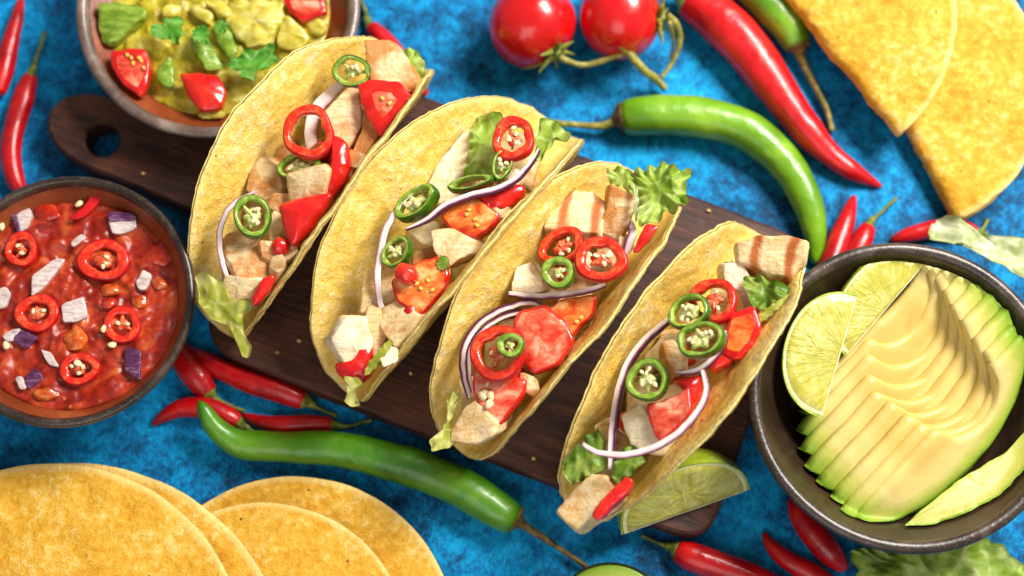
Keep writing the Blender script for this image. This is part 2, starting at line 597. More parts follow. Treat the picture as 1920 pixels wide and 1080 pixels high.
def build_board():
    outline = [(560, 90), (800, 180), (1040, 271), (1300, 366), (1440, 418), (1497, 444), (1507, 480), (1495, 520), (1440, 690), (1385, 860), (1345, 975), (1325, 1003), (1285, 1008),
               (1230, 985), (1050, 913), (800, 815), (600, 738), (430, 672), (395, 645), (384, 600), (398, 545), (418, 480), (405, 425), (355, 395), (250, 350), (150, 310), (105, 282), (80, 235), (92, 197), (130, 172), (190, 172), (300, 215), (420, 262), (500, 255), (530, 160)]
    P = densify([U(x, y, BT)[:2] for x, y in outline], .004, 3)
    hc = U(192, 262, BT)[:2]
    hr = .0075
    n = len(P)
    nh = 36
    vs, fs = [], []
    for s, z in ((-.0012, .0), (.0, .0015), (.0003, .006), (-.0004, .0105), (-.0006, .0108), (.0, .0112), (-.0004, BT - .001), (-.0016, BT)):
        nrm = np.stack([np.gradient(P[:, 1]), -np.gradient(P[:, 0])], 1)
        nrm /= np.linalg.norm(nrm, axis=1)[:, None]
        if ((P + nrm * .001 - P.mean(0)) ** 2).sum() < ((P - P.mean(0)) ** 2).sum():
            nrm = -nrm
        for p, q in zip(P, nrm):
            w = .0005 * nz((p[0], p[1], z), 90, 3)
            r = p + q * (s + w)
            vs.append((r[0], r[1], z))
    fs = gridfaces(8, n)
    # top and bottom with the hanging hole, filled by triangulation
    import bmesh
    bm = bmesh.new()
    bv = [bm.verts.new(v) for v in vs]
    for f in fs:
        bm.faces.new([bv[i] for i in f])
    hole = []
    for z, rr in ((BT, hr + .001), (BT - .001, hr), (0.0, hr)):
        hole.append([bm.verts.new((hc[0] + rr * math.cos(2 * math.pi * k / nh), hc[1] + rr * math.sin(2 * math.pi * k / nh), z)) for k in range(nh)])
    for a, b in zip(hole[:-1], hole[1:]):
        for k in range(nh):
            bm.faces.new((a[k], a[(k + 1) % nh], b[(k + 1) % nh], b[k]))
    bm.edges.ensure_lookup_table()
    top = [bm.edges.get((bv[7 * n + i], bv[7 * n + (i + 1) % n])) for i in range(n)] + [bm.edges.get((hole[0][k], hole[0][(k + 1) % nh])) for k in range(nh)]
    bmesh.ops.triangle_fill(bm, edges=top, use_beauty=True)
    bot = [bm.edges.get((bv[i], bv[(i + 1) % n])) for i in range(n)] + [bm.edges.get((hole[2][k], hole[2][(k + 1) % nh])) for k in range(nh)]
    bmesh.ops.triangle_fill(bm, edges=bot, use_beauty=True)
    bmesh.ops.recalc_face_normals(bm, faces=bm.faces)
    c = V(*P.mean(0), 0)
    bmesh.ops.translate(bm, vec=Vector(-c), verts=bm.verts)
    me = bpy.data.meshes.new('serving_board')
    bm.to_mesh(me)
    bm.free()
    me.materials.append(MT['wood'])
    o = bpy.data.objects.new('serving_board', me)
    COL.objects.link(o)
    o.location = c
    tag(o, 'dark brown wooden serving board with a pierced handle under the tacos', 'serving board')


build_board()


# ------------------------------------------------------------------ bowls
def bowl(px, py, rpx, h, label, mats, name='ceramic_bowl', base=.48, wall=.0045, seed=0.0, power=.85):
    c = U(px, py, h)
    R = rpx * pxm(c)
    c0 = V(c[0], c[1], 0)
    ns = 128
    t = thing(name, c0, label, 'bowl', 'ceramic bowls')

    def lathe(prof):
        vs = []
        for r, z in prof:
            for k in range(ns):
                a = 2 * math.pi * k / ns
                w = 1 + .012 * nz((math.cos(a), math.sin(a), z * 30), 1.3, seed)
                vs.append((c0[0] + r * w * math.cos(a), c0[1] + r * w * math.sin(a), z + .0006 * nz((math.cos(a), math.sin(a), 0), 1.7, seed + 5)))
        return np.array(vs), gridfaces(len(prof), ns)
    out = [(0.0004, .0006), (R * base * .8, .0006), (R * base, .0012)]
    for i in range(1, 15):
        f = i / 14
        out.append((R * (base + (1 - base) * f ** power), .0012 + (h - .004) * f))
    rimo = out[-1]
    rim = [rimo, (R + .0006, h - .0016), (R + .0002, h - .0004), (R - wall * .35, h + .0003), (R - wall * .75, h - .0001), (R - wall, h - .0016), (R - wall - .0006, h - .0034)]
    inn = [rim[-1]]
    for i in range(13, -1, -1):
        f = i / 14
        inn.append((max(.0005, R * (base + (1 - base) * f ** power) - wall - .0012), .0075 + (h - .0115) * f))
    inn += [(R * base * .6, .0066), (.0004, .0062)]
    for nm, pr, mt in (('outer_wall', out, mats[0]), ('rim', rim, mats[1]), ('inner_wall', inn, mats[2])):
        v, f = lathe(pr)
        mk(nm, v, f, MT[mt], t)
    return c0, R


GC, GR = bowl(408, 6, 264, .036, 'terracotta glazed bowl with a grey rim holding guacamole', ('bowl_out', 'bowl_grey', 'bowl_terra'), base=.42, power=1.0, seed=1.)
SCN, SR = bowl(121, 560, 240, .050, 'dark speckled round bowl filled with red salsa', ('bowl_out', 'bowl_rim', 'bowl_terra'), base=.52, seed=2., wall=.003)
AC, AR = bowl(1700, 740, 294, .052, 'dark brown glazed bowl holding sliced avocado and lime', ('bowl_out', 'bowl_rim', 'bowl_in'), base=.5, seed=3.)


def in_bowl(c, R, base, power, h, gap=.0016):
    """lifts whatever would sink through the bowl wall on to the wall"""
    def f(P):
        P = P.copy()
        d = P[:, :2] - c[:2]
        r = np.linalg.norm(d, axis=1)
        lim = R - .0066
        k = np.minimum(1, lim / np.maximum(r, 1e-6))
        low = P[:, 2] < h
        P[low, :2] = c[:2] + d[low] * k[low][:, None]
        r = np.minimum(r, lim)
        q = np.clip(((r + .0060) / R - base) / (1 - base), 0, 1) ** (1 / power)
        zw = .0078 + (h - .0115) * q + gap
        soft = zw - gap + gap * np.exp(np.minimum(0, (P[:, 2] - zw) / .008))
        P[:, 2] = np.where((P[:, 2] < h) & (P[:, 2] < zw), soft, P[:, 2])
        return P
    return f


def in_shell(par, dz, gap=.0014):
    cx, cy, yaw, lean, R, r, al, v0 = par
    f1 = math.pi / 2 - al
    v1 = r * f1
    ea, ew = V(math.cos(yaw), math.sin(yaw), 0), V(math.sin(yaw), -math.cos(yaw), 0)
    cl, sl = math.cos(lean), math.sin(lean)

    def f(P):
        P = P.copy()
        d = P - V(cx, cy, dz)
        u, w2, h2 = d @ ea, d @ ew, d[:, 2]
        w, hc = w2 * cl + h2 * sl, -w2 * sl + h2 * cl
        s = np.where(w >= 0, 1., -1.)
        a = np.abs(w)
        # straight wall
        along = (a - r * math.sin(f1)) * math.cos(f1) + (hc + r * math.cos(f1)) * math.sin(f1)
        dist = -(a - r * math.sin(f1)) * math.sin(f1) + (hc + r * math.cos(f1)) * math.cos(f1)
        rad = np.sqrt(w * w + hc * hc) + 1e-9
        ang = np.arctan2(a, -hc)
        curved = (along < 0)
        v = np.where(curved, ang * r, v1 + along) * s
        dd = np.where(curved, r - rad, dist)
        hit = (dd < gap) & (dd > -.03) & (u * u + (v - v0) ** 2 < (R * .995) ** 2)
        push = np.where(hit, gap - dd, 0.)
        nw = np.where(curved, -w / rad, -math.sin(f1) * s)
        nh = np.where(curved, -hc / rad, math.cos(f1))
        w, hc = w + nw * push, hc + nh * push
        w2, h2 = w * cl - hc * sl, w * sl + hc * cl
        return V(cx, cy, dz) + np.outer(u, ea) + np.outer(w2, ew) + np.outer(h2, V(0, 0, 1))
    return f


def bowl_r(R, base, power, h, z):
    f = min(1, max(0, (z - .0075) / (h - .0115)))
    return R * (base + (1 - base) * f ** power) - .0057


# ------------------------------------------------------------------ generic food builders
def plate_z(z):
    return V(0, 0, z), V(0, 0, 1.)


CHUNK = [(.0, -1), (.72, -1), (.90, -.9), (.97, -.75), (1.0, -.5), (.97, -.22), (.93, -.04), (.90, .0), (.84, .012), (.66, .02), (.45, .02), (.2, .02), (.0, .02)]
PROF = [(.0, -1), (.62, -1), (.82, -.94), (.92, -.72), (.98, -.4), (1.0, -.13), (.995, -.05), (.965, .0), (.90, .012), (.70, .025), (.45, .03), (.2, .03), (.0, .03)]


def pillow(poly_px, plane, T, amp=.0006, seed=None, dome=0.0, step=.0011, prof=PROF, fine=.0002, smooth=1, sc=230, grow=1.0, shear=0.0):
    """solid piece whose upper outline is poly_px lying in the plane, T metres thick"""
    p0, n = plane
    seed = random.uniform(0, 50) if seed is None else seed
    shv = np.zeros(3)
    if shear:
        aa = random.uniform(0, 2 * math.pi)
        e1 = unit(np.cross(n, V(0, 1, 0)))
        shv = shear * (math.cos(aa) * e1 + math.sin(aa) * np.cross(n, e1))
    P3 = np.array([on_plane(x, y, p0, n) for x, y in poly_px])
    P3 = P3.mean(0) + (P3 - P3.mean(0)) * grow
    R = densify(P3, step, smooth)
    c = R.mean(0)
    m = len(R)
    rows = []
    for s, h in prof:
        d = R - c
        row = c + d * s + shv * (h + .35) + n * (h * T + dome * max(0, 1 - s * s) * (1 if h > -.3 else 0))
        rows.append(row)
    vs = np.concatenate(rows)
    if amp or fine:
        vs = np.array([v + amp * nvec(v, sc, seed) + fine * nvec(v, 650, seed) for v in vs])
    return vs, gridfaces(len(prof), m), m, c


def piece(name, poly, plane, T, mat, label, cat, group=None, **kw):
    vs, f, m, c = pillow(poly, plane, T, **kw)
    o = mk(name, vs, f, MT[mat])
    return tag(o, label, cat, group)


SEED_MESH = {}


def seed_obj(mat, parent, p, n, r, name='seed'):
    """flat oval seed; alike seeds share one mesh"""
    key = mat
    if key not in SEED_MESH:
        vs = []
        for i in range(7):
            a = math.pi * i / 6
            for k in range(10):
                b = 2 * math.pi * k / 10
                vs.append((math.sin(a) * math.cos(b) * (1 + .25 * math.cos(b)), .75 * math.sin(a) * math.sin(b), .42 * math.cos(a)))
        me = bpy.data.meshes.new(name)
        me.from_pydata(vs, [], gridfaces(7, 10))
        me.materials.append(MT[mat])
        me.polygons.foreach_set('use_smooth', [True] * len(me.polygons))
        SEED_MESH[key] = me
    o = bpy.data.objects.new(name, SEED_MESH[key])
    COL.objects.link(o)
    o.parent = parent
    off, q_ = np.zeros(3), parent
    while q_ is not None:
        off = off + np.array(q_.location)
        q_ = q_.parent
    o.location = [float(x) for x in (np.asarray(p) - off)]
    q = Vector(n).to_track_quat('Z', 'Y').to_matrix().to_4x4()
    e = q.to_euler()
    e.rotate_axis('Z', random.uniform(0, 6.28))
    e.rotate_axis('X', random.uniform(-.4, .4))
    o.rotation_euler = e
    o.scale = (r, r, r)
    return o


def tomato_piece(poly, plane, T, label, seeds=(), flesh='tomatoflesh', cut=8, group='tomato pieces', dome=.0006, name='tomato_wedge', amp=.0005, grow=1.2):
    """skin below and round the sides, moist cut face on top (rows from `cut` on), yellow seeds"""
    if cut >= 12:
        dome = .0008 if 'strip' in name or 'sliver' in label else .0022
    vs, f, m, c = pillow(poly, plane, T, amp=amp, dome=dome, grow=grow, smooth=(1 if 'strip' in name or 'sliver' in label else 4) if cut >= 12 else 2)
    t = thing(name, V(c[0], c[1], vs[:, 2].min()), label, 'tomato', group)
    nrow = len(PROF)
    fl = t
    if cut >= nrow - 1:
        mk('skin', vs, f, MT['tomatopiece'], t)
    else:
        mk('skin', vs[:(cut + 1) * m], gridfaces(cut + 1, m), MT['tomatopiece'], t)
        fl = mk('flesh', vs[cut * m:], gridfaces(nrow - cut, m), MT[flesh], t)
    p0, n = plane
    for x, y in seeds:
        q = on_plane(x, y, p0, n) + n * (dome + .05 * T + .0002)
        seed_obj('tomatoseed', fl, q, n, .0011)
    return t


def chili_ring(px, py, rx, ry, rot, plane, label, color='r', h=.0026, hole=.70, spokes=3, seeds=6, memb=True, name=None, group=None, seedr=.0011, tiltv=None, phase=None):
    p0, n = plane
    if tiltv is not None:
        n = unit(tiltv)
        p0 = on_plane(px, py, p0, plane[1])
    p, ex, ey = frame(px, py, p0, n)
    s = pxm(p)
    a = math.radians(rot)
    ax = ex * math.cos(a) + ey * math.sin(a)
    ay = -ex * math.sin(a) + ey * math.cos(a)
    RX, RY = rx * s * 1.06, ry * s * 1.06
    if color == 'r':
        hole, h = hole - .09, h * .8
    p = p + n * h
    nm = name or ('red_chili_ring' if color == 'r' else 'jalapeno_ring')
    t = thing(nm, p - n * h, label, 'chili ring', group or ('red chili rings' if color == 'r' else 'jalapeno rings'))
    sd = random.uniform(0, 50)
    ph = random.uniform(0, 6.28) if phase is None else phase
    N = 48

    def at(th, r, z):
        w = 1 + .09 * nz((math.cos(th), math.sin(th), 0), 1.1, sd) + .03 * math.sin(spokes * th + sd)
        return p + ax * (RX * r * w * math.cos(th)) + ay * (RY * r * w * math.sin(th)) + n * (z * h + .0004 * nz((math.cos(th), math.sin(th), z), 1.4, sd + 3))

    def rev(prof):
        vs = []
        for r, z in prof:
            for k in range(N):
                th = 2 * math.pi * k / N
                rr = r
                if r < .9:   # inner wall swells at the ribs
                    rr = r * (1 - .10 * max(0, math.cos(spokes * (th - ph))) ** 3 + .03 * math.sin(5 * th + sd))
                vs.append(at(th, rr, z))
        return vs, gridfaces(len(prof), N)
    v, f = rev([(.93, -1), (.985, -.92), (1.0, -.6), (1.01, 0), (1.0, .5), (.975, .85), (.92, 1.0)])
    mk('skin', v, f, MT['chili' if color == 'r' else 'ringskin_g'], t)
    v, f = rev([(.92, 1.0), (.88, 1.03), ((.89 + hole) / 2, 1.02), (hole + .03, .92), (hole, .55), (hole - .01, 0), (hole, -.55), (hole + .03, -.92), (.93, -1)])
    mk('flesh', v, f, MT['ringflesh_r' if color == 'r' else 'ringflesh_g'], t)
    core = t
    if memb:
        vs = []
        NN = 48
        sl = [random.uniform(.15, 1.0) for _ in range(spokes)]
        sa_ = [ph + 2 * math.pi * k / spokes + random.uniform(-.35, .35) for k in range(spokes)]
        co_ = random.uniform(.42, .62) if color == 'r' else random.uniform(.48, .66)
        for r, z in ((0, -.5), (.8, -.5), (1, -.1), (.85, .45), (.5, .62), (0, .66)):
            for k in range(NN):
                th = 2 * math.pi * k / NN
                rr = hole * co_ * (1 + .5 * nz((math.cos(th), math.sin(th), z), 1.6, sd))
                for b_, l_ in zip(sa_, sl):
                    dth = (th - b_ + math.pi) % (2 * math.pi) - math.pi
                    rr = max(rr, hole * (.3 + .78 * l_) * math.exp(-(dth / .38) ** 2))
                vs.append(at(th, rr * r, z + .3 * nz((math.cos(th) * r * 2, math.sin(th) * r * 2, 1), 2, sd)))
        core = mk('membrane', vs, gridfaces(6, NN), MT['membrane_r' if color == 'r' else 'membrane_g'], t)
    for k in range(seeds):
        th = ph + math.pi / spokes + 2 * math.pi * random.randrange(spokes) / spokes + random.uniform(-.5, .5)
        r = hole * random.uniform(.25, .72)
        seed_obj('seed', core, at(th, r, .75 + .2 * random.random()), n, seedr * random.uniform(.85, 1.15))
    return t


def onion_strip(path_px, plane, w, T, label, purple=1, group='red onion strips', name='onion_strip', taper=.35, lifts=None, pale=1.0, twist=0.0):
    """curved ribbon of red onion: w = px width, T = height; purple = +1/-1 side of the path that keeps the skin"""
    p0, n = plane
    P = np.array([on_plane(x, y, p0, n) for x, y in path_px])
    if lifts is not None:
        P = P + np.outer(lifts, n)
    P = spline(P, 60)
    s = pxm(P[0])
    W = w * s
    Tn = np.gradient(P, axis=0)
    Tn /= np.linalg.norm(Tn, axis=1)[:, None]
    vs, uv = [], []
    prof = [(-.5, -.5), (-.5, .36), (-.47, .46), (-.42, .5), (-.2, .44), (.0, .42), (.2, .44), (.42, .5), (.47, .46), (.5, .36), (.5, -.5), (0, -.55)]
    sd = random.uniform(0, 50)
    for i, p in enumerate(P):
        f = i / 59
        k = 1 - (1 - taper) * abs(2 * f - 1) ** 3
        n2 = unit(n + twist * math.sin(f * 3.14) * np.cross(n, Tn[i]))
        side = unit(np.cross(Tn[i], n2)) * purple
        for a, b in prof:
            wob = .0003 * nz(p, 300, sd)
            vs.append(p + side * (a * W * k + wob) + n2 * (b * T * (.5 + .5 * k) + wob))
            uv.append((f, pale * (a + .5) if b > -.1 else (a + .5)))
    m = len(prof)
    fs = gridfaces(60, m)
    vs += [P[0], P[-1]]
    uv += [(0, .3), (1, .3)]
    fs += [(60 * m, (k + 1) % m, k) for k in range(m)] + [(60 * m + 1, 59 * m + k, 59 * m + (k + 1) % m) for k in range(m)]
    o = mk(name, vs, fs, MT['onion'], uv=uv)
    return tag(o, label, 'onion', group)


def leaf(poly, plane, mat, label, amp=.003, k=7, crump=.002, name='lettuce_leaf', cat='lettuce', group='lettuce pieces', sag=0.0, thick=.0005, step=.0009, rings=14, jag=0.0, smooth=1, cs=70):
    p0, n = plane
    P3 = np.array([on_plane(x, y, p0, n) for x, y in poly])
    R = densify(P3, step, smooth)
    c = R.mean(0)
    m = len(R)
    sd = random.uniform(0, 50)
    if jag:
        R = np.array([p + (p - c) * jag * nz(p, 500, sd) for p in R])
    top = []
    ct = unit(R[0] - c)
    cb = np.cross(n, ct)
    for i in range(rings + 1):
        s = i / rings
        for j, p in enumerate(R):
            q = c + (p - c) * s
            al = 2 * math.pi * j / m
            rid = lambda f_, o_: 1 - 2.4 * abs(nz(q, f_, sd + o_))
            z = amp * s ** 4 * math.sin(1.6 * k * al + 7 * nz(q, 60, sd)) * (.6 + .8 * nz(q, 90, sd + 4)) + crump * (rid(cs, 9) + .28 * rid(cs * 2.3, 21)) + .14 * crump * nz(q, 330, sd) - sag * s * s
            q = q + (p - c) * s ** 3 * (.08 * nz(p, 150, sd + 2) + .035 * nz(p, 520, sd + 5))
            top.append(q + n * z)
    top = np.array(top)
    nv = len(top)
    vs = np.concatenate([top, top - n * thick])
    f = gridfaces(rings + 1, m)
    fb = [tuple(reversed([i + nv for i in q])) for q in f]
    e = rings * m
    rim = [(e + j, nv + e + j, nv + e + (j + 1) % m, e + (j + 1) % m) for j in range(m)]
    o = mk(name, vs, f + fb + rim, MT[mat])
    return tag(o, label, cat, group)


def chili(path_px, radii, stem_px, skin, label, cat='chili pepper', name='chili_pepper', group=None, stem_r=(5, 3, 3.5), cap='calyx', stemmat='calyx', zoff=0.0, zs=None, cal_len=22, ns=28, stem_z=None, bumpy=.0006):
    """path from the stem end to the tip in pixels, radii in pixels"""
    s0 = pxm(U(path_px[0][0], path_px[0][1], 0.01))
    rm = [r * s0 for r in radii]
    zz = zs or [zoff + max(r, .0012) for r in rm]
    P = np.array([U(x, y, z) for (x, y), z in zip(path_px, zz)])
    Q = spline(np.hstack([P, np.array(rm)[:, None]]), 70)
    path, rad = Q[:, :3], np.maximum(Q[:, 3], .0002)
    # rounded shoulder and tip
    f = np.linspace(0, 1, 70)
    rad = rad * np.minimum(1, np.sqrt(np.clip(f / .035, 0, 1) * (2 - np.clip(f / .035, 0, 1))) * .35 + .65)
    tip = np.clip((1 - f) / .03, 0, 1)
    rad = rad * np.sqrt(tip * (2 - tip)).clip(.05, 1)
    sd = random.uniform(0, 50)
    root = thing(name, V(P[0][0], P[0][1], 0), label, cat, group)
    vs, fs = tube(path, rad, ns)
    c = np.repeat(path, ns, 0)
    body = vs[:70 * ns]
    d = body - c
    for i in range(len(body)):
        k = 1 + .09 * nz(c[i] + d[i], 60, sd) + .03 * nz(c[i] + d[i] * 1.5, 190, sd)
        body[i] = c[i] + d[i] * k
    vs[:70 * ns] = body
    mk('body', vs, fs, MT[skin], root)
    if stem_px:
        r0 = rm[0]
        d0 = unit(path[0] - path[3])
        S3 = [path[0] - d0 * .0006]
        zstem = stem_z or [max(.0016, P[0][2] * (1 - .6 * i / len(stem_px))) for i in range(1, len(stem_px) + 1)]
        for (x, y), z in zip(stem_px, zstem):
            S3.append(U(x, y, z))
        S3 = np.array(S3)
        # cap
        L = cal_len * s0
        dirs = unit(S3[1] - S3[0])
        cp = [path[0] - d0 * L * .22, path[0] + d0 * .0001, path[0] + unit(d0 + dirs) * L * .35, path[0] + unit(d0 + 2 * dirs) * L]
        v, f2 = tube(spline(cp, 12), np.interp(np.linspace(0, 1, 12), [0, .22, .5, 1], [r0 * .96, r0 * .86, r0 * .55, stem_r[0] * s0]), 20)
        v = np.array([q + .0003 * nvec(q, 350, sd) for q in v])
        cx_ = mk('calyx', v, f2, MT[cap], root)
        sp = spline(np.vstack([cp[2:3], S3[1:]]), 26)
        rr = np.interp(np.linspace(0, 1, 26), [0, .5, .93, 1], [stem_r[0] * s0, stem_r[1] * s0, stem_r[2] * s0, stem_r[2] * s0 * 1.2])
        v, f2 = tube(sp, rr, 10)
        v = np.array([q + .0002 * nvec(q, 400, sd) for q in v])
        mk('stem', v, f2, MT[stemmat], cx_)
    return root


def lime_wedge(A, B, bulge, zA, zB, zbulge, label, dihedral=70, seed=0.):
    """A, B: ends of the core line; bulge: px point where the visible cut face meets the rind"""
    a, b, g = U(*A, zA), U(*B, zB), U(*bulge, zbulge)
    mid = (a + b) / 2
    ex = unit(b - a)
    d = g - mid
    d = d - ex * np.dot(d, ex)
    r = np.linalg.norm(d)
    ey = d / r
    n = np.cross(ex, ey)
    if np.dot(n, CAMP - mid) < 0:
        n = -n
    La = np.linalg.norm(b - a) / 2
    t = thing('lime_wedge', mid - n * r * .5, label, 'lime', 'lime wedges')
    N = 44
    th = np.linspace(0, math.pi, N)
    # half outline of the cut face (slightly pointed ends), closed by the core line
    ox = np.cos(th) * La
    oy = np.sin(th) ** .85 * r
    nl = 16
    core = np.linspace(-La, La, nl + 2)[1:-1]
    bx = np.concatenate([ox, core])
    by = np.concatenate([oy, np.zeros(nl)])
    cx, cy = 0.0, r * .42
    D = math.radians(dihedral)

    def pt(x, y, phi, lift=0.0):
        dirv = ey * math.cos(phi) - n * math.sin(phi)
        nn = (n if phi < .01 else -(n * math.cos(phi) + ey * math.sin(phi)) * 0 + (-ey * math.sin(phi) - n * math.cos(phi)))
        return mid + ex * x + dirv * y + nn * lift
    # rind: outer surface swept between the two cut faces
    vs = []
    nphi = 16
    for i in range(nphi):
        for x, y in zip(ox, oy):
            vs.append(pt(x, y, D * i / (nphi - 1)))
    fs = gridfaces(nphi, N, False)
    base = len(vs)
    for phi in (0, D):
        rows = []
        for s in (1.0, .962):
            rows += [pt(cx + (x - cx) * (s if y > 1e-6 else 1 - (1 - s) * .4), cy + (y - cy) * s if y > 1e-6 else 0, phi) for x, y in zip(bx[:N], by[:N])]
        b0 = len(vs)
        vs += rows
        fs += gridfaces(2, N, False, b0)
    mk('rind', vs, fs, MT['limerind'], t)
    m = len(bx)
    for phi in (0, D):
        rows = []
        for s in (.962, .945, .905):
            for x, y in zip(bx, by):
                sx = 1 - (1 - s) * 1.0
                yy = cy + (y - cy) * s
                if y < 1e-6:
                    yy = r * .35 * (.962 - s)
                rows.append(pt(cx + (x - cx) * sx, yy, phi, .0002 * nz((x, y, s), 300, seed)))
        mk('pith', rows, gridfaces(3, m), MT['limepith'], t)
        rows, uv = [], []
        R0 = .905
        for q in (1, .95, .88, .78, .66, .52, .38, .24, .1, .0):
            for x, y in zip(bx, by):
                y1 = cy + (y - cy) * R0 if y > 1e-6 else r * .35 * (.962 - R0)
                x1 = cx + (x - cx) * R0
                xx, yy = cx + (x1 - cx) * q, cy + (y1 - cy) * q
                lift = .0007 * min(1, (1 - q) * 8) + .0005 * nz((xx * 2.5, yy, 0), 420, seed) * (q < .99)
                rows.append(pt(xx, yy, phi, lift))
                ang = math.atan2(yy + r * .25, xx)
                uv.append((ang, math.hypot(xx, yy + r * .25) / r))
        mk('pulp', rows, gridfaces(10, m), MT['limepulp'], t, uv=uv)
    return t


# ------------------------------------------------------------------ taco shells
def shell_mesh(c0, yaw, lean, R, r, al, v0, zbase, thick=.0021, rings=42, ns=200, seed=0., wave=.0010, roll=None):
    """tortilla disc wrapped over a U-shaped section; returns verts, faces and a frame function"""
    f1 = math.pi / 2 - al
    v1 = r * f1
    ca, sa = math.cos(yaw), math.sin(yaw)
    ea, ew = V(ca, sa, 0), V(sa, -ca, 0)
    cl, sl = math.cos(lean), math.sin(lean)

    def sec(v):
        a, s = abs(v), (1 if v >= 0 else -1)
        if a < v1:
            w, h, nw, nh = r * math.sin(a / r), r - r * math.cos(a / r), -math.sin(a / r), math.cos(a / r)
        else:
            w, h = r * math.sin(f1) + (a - v1) * math.cos(f1), r * (1 - math.cos(f1)) + (a - v1) * math.sin(f1)
            nw, nh = -math.sin(f1), math.cos(f1)
        w, nw = w * s, nw * s
        hc = h - r
        return (w * cl - hc * sl, w * sl + hc * cl), (nw * cl - nh * sl, nw * sl + nh * cl)

    def at(u, v):
        (w, h), (nw, nh) = sec(v)
        return V(c0[0], c0[1], 0) + ea * u + ew * w + V(0, 0, h), ew * nw + V(0, 0, nh)
    inn, out, uvq = [], [], []
    for i in range(rings + 1):
        q = (i / (rings - 2)) ** .9 * .988 if i <= rings - 2 else (.995 if i == rings - 1 else 1.0)
        for k in range(ns):
            uvq.append((q, 0))
            th = 2 * math.pi * k / ns
            RR = R * (1 + .014 * nz((math.cos(th) * 2, math.sin(th) * 2, 0), 1.2, seed) + .009 * nz((math.cos(th) * 9, math.sin(th) * 9, 0), 1.3, seed) + .005 * nz((math.cos(th) * 25, math.sin(th) * 25, 0), 1.3, seed))
            u, v = q * RR * math.cos(th), q * RR * math.sin(th) + v0
            p, nn = at(u, v)
            w = wave * 1.6 * nz((u, v, 0), 45, seed) + wave * .6 * nz((u, v, 0), 160, seed) + .0003 * nz((u, v, 0), 520, seed)
            tt = thick * (1 - .45 * max(0, (q - .985) / .015) ** 2)
            g = .00025 * nz((u, v, 1), 420, seed + 7)
            inn.append(p + nn * (w + tt / 2 + g))
            out.append(p + nn * (w - tt / 2 + .00025 * nz((u, v, 3), 420, seed + 9)))
    inn, out = np.array(inn), np.array(out)
    dz = zbase - min(out[:, 2].min(), inn[:, 2].min())
    inn[:, 2] += dz
    out[:, 2] += dz
    n = len(inn)
    f = gridfaces(rings + 1, ns)
    fb = [tuple(reversed([a + n for a in q])) for q in f]
    e = rings * ns
    rim = [(e + j, n + e + j, n + e + (j + 1) % ns, e + (j + 1) % ns) for j in range(ns)]

    def at2(u, v):
        p, nn = at(u, v)
        return p + V(0, 0, dz), nn
    at2.uv = uvq + uvq
    at2.dz = dz
    return np.concatenate([inn, out]), f + fb + rim, at2, ea


TN = ['taco by the salsa', 'second taco from the salsa', 'third taco from the salsa', 'taco by the avocado']
TPAR = [(-0.08107, 0.03702, 0.98618, 0.06694, 0.07142, 0.01053, 0.32424, 0.00165),
        (-0.02483, 0.01018, 0.88402, 0.18892, 0.07253, 0.01321, 0.33822, 0.0019),
        (0.01878, -0.01627, 0.92612, 0.08985, 0.06904, 0.01303, 0.28395, -0.00114),
        (0.06486, -0.03883, 0.95637, 0.00314, 0.07138, 0.00852, 0.29158, 0.01116)]
TLAB = ['crisp yellow corn shell of the taco beside the salsa bowl',
        'crisp yellow corn shell of the second taco from the salsa bowl',
        'crisp yellow corn shell of the third taco from the salsa bowl, frilly lettuce spilling out',
        'crisp yellow corn shell of the taco beside the avocado bowl']
PLANES, KEEP = [], []
for i, (cx, cy, yaw, lean, R, r, al, v0) in enumerate(TPAR):
    vs, fs, at2, ea = shell_mesh((cx, cy), yaw, lean, R, r, al, v0, BT, seed=11. * i + 3)
    o = mk('taco_shell', vs, fs, MT['tortilla'], uv=at2.uv)
    tag(o, TLAB[i], 'taco shell', 'taco shells on the board')
    pb, _ = at2(0, v0 - .50 * R)
    pf, _ = at2(0, v0 + .74 * R)
    n = unit(np.cross(ea, pf - pb))
    if n[2] < 0:
        n = -n
    cen = (pb + pf) / 2
    view = unit(CAMP - cen)
    PLANES.append((cen, n, unit(n * .45 + view * .55)))
    KEEP.append(in_shell(TPAR[i], at2.dz))


def fp(i, px, py, lift=0.0, tilt=(0, 0)):
    """plane for one piece of filling of taco i: lies where the pixel's ray meets the filling level"""
    cen, n, nb = PLANES[i]
    p = on_plane(px, py, cen + n * lift, n)
    nn = unit(nb + RT * tilt[0] + V(0, 1, 0) * tilt[1])
    return p, nn


def cpoly(i, pts):
    ox, oy, k = CR[i]
    return [(ox + x / k, oy + y / k) for x, y in pts]


def cen2(P):
    a = np.array(P, float)
    return a.mean(0)


CR = [(340, 40, 785 / 480), (560, 160, 906 / 520), (790, 290, 968 / 520), (1020, 400, 903 / 510), (0, 300, 831 / 400), (160, 0, 1920 / 460)]


def chk(i, pts, label, lift=0.0, T=.012, mat='chicken', tilt=(0, 0), amp=.0008, **kw):
    P = cpoly(i, pts)
    c = cen2(P)
    jt = (tilt[0] + random.uniform(-.32, .32), tilt[1] + random.uniform(-.32, .32))
    return piece('chicken_piece', P, fp(i, c[0], c[1], lift, jt), T, mat, label, 'chicken', 'diced chicken filling', amp=amp, fine=.0003, grow=1.22, sc=130, shear=.0045, prof=CHUNK, **kw)


def tom(i, pts, label, lift=0.0, T=.010, seeds=(), cut=8, flesh='tomatoflesh', tilt=(0, 0), **kw):
    P = cpoly(i, pts)
    c = cen2(P)
    return tomato_piece(P, fp(i, c[0], c[1], lift, tilt), T, label, cpoly(i, seeds) if seeds else (), flesh, cut, **kw)


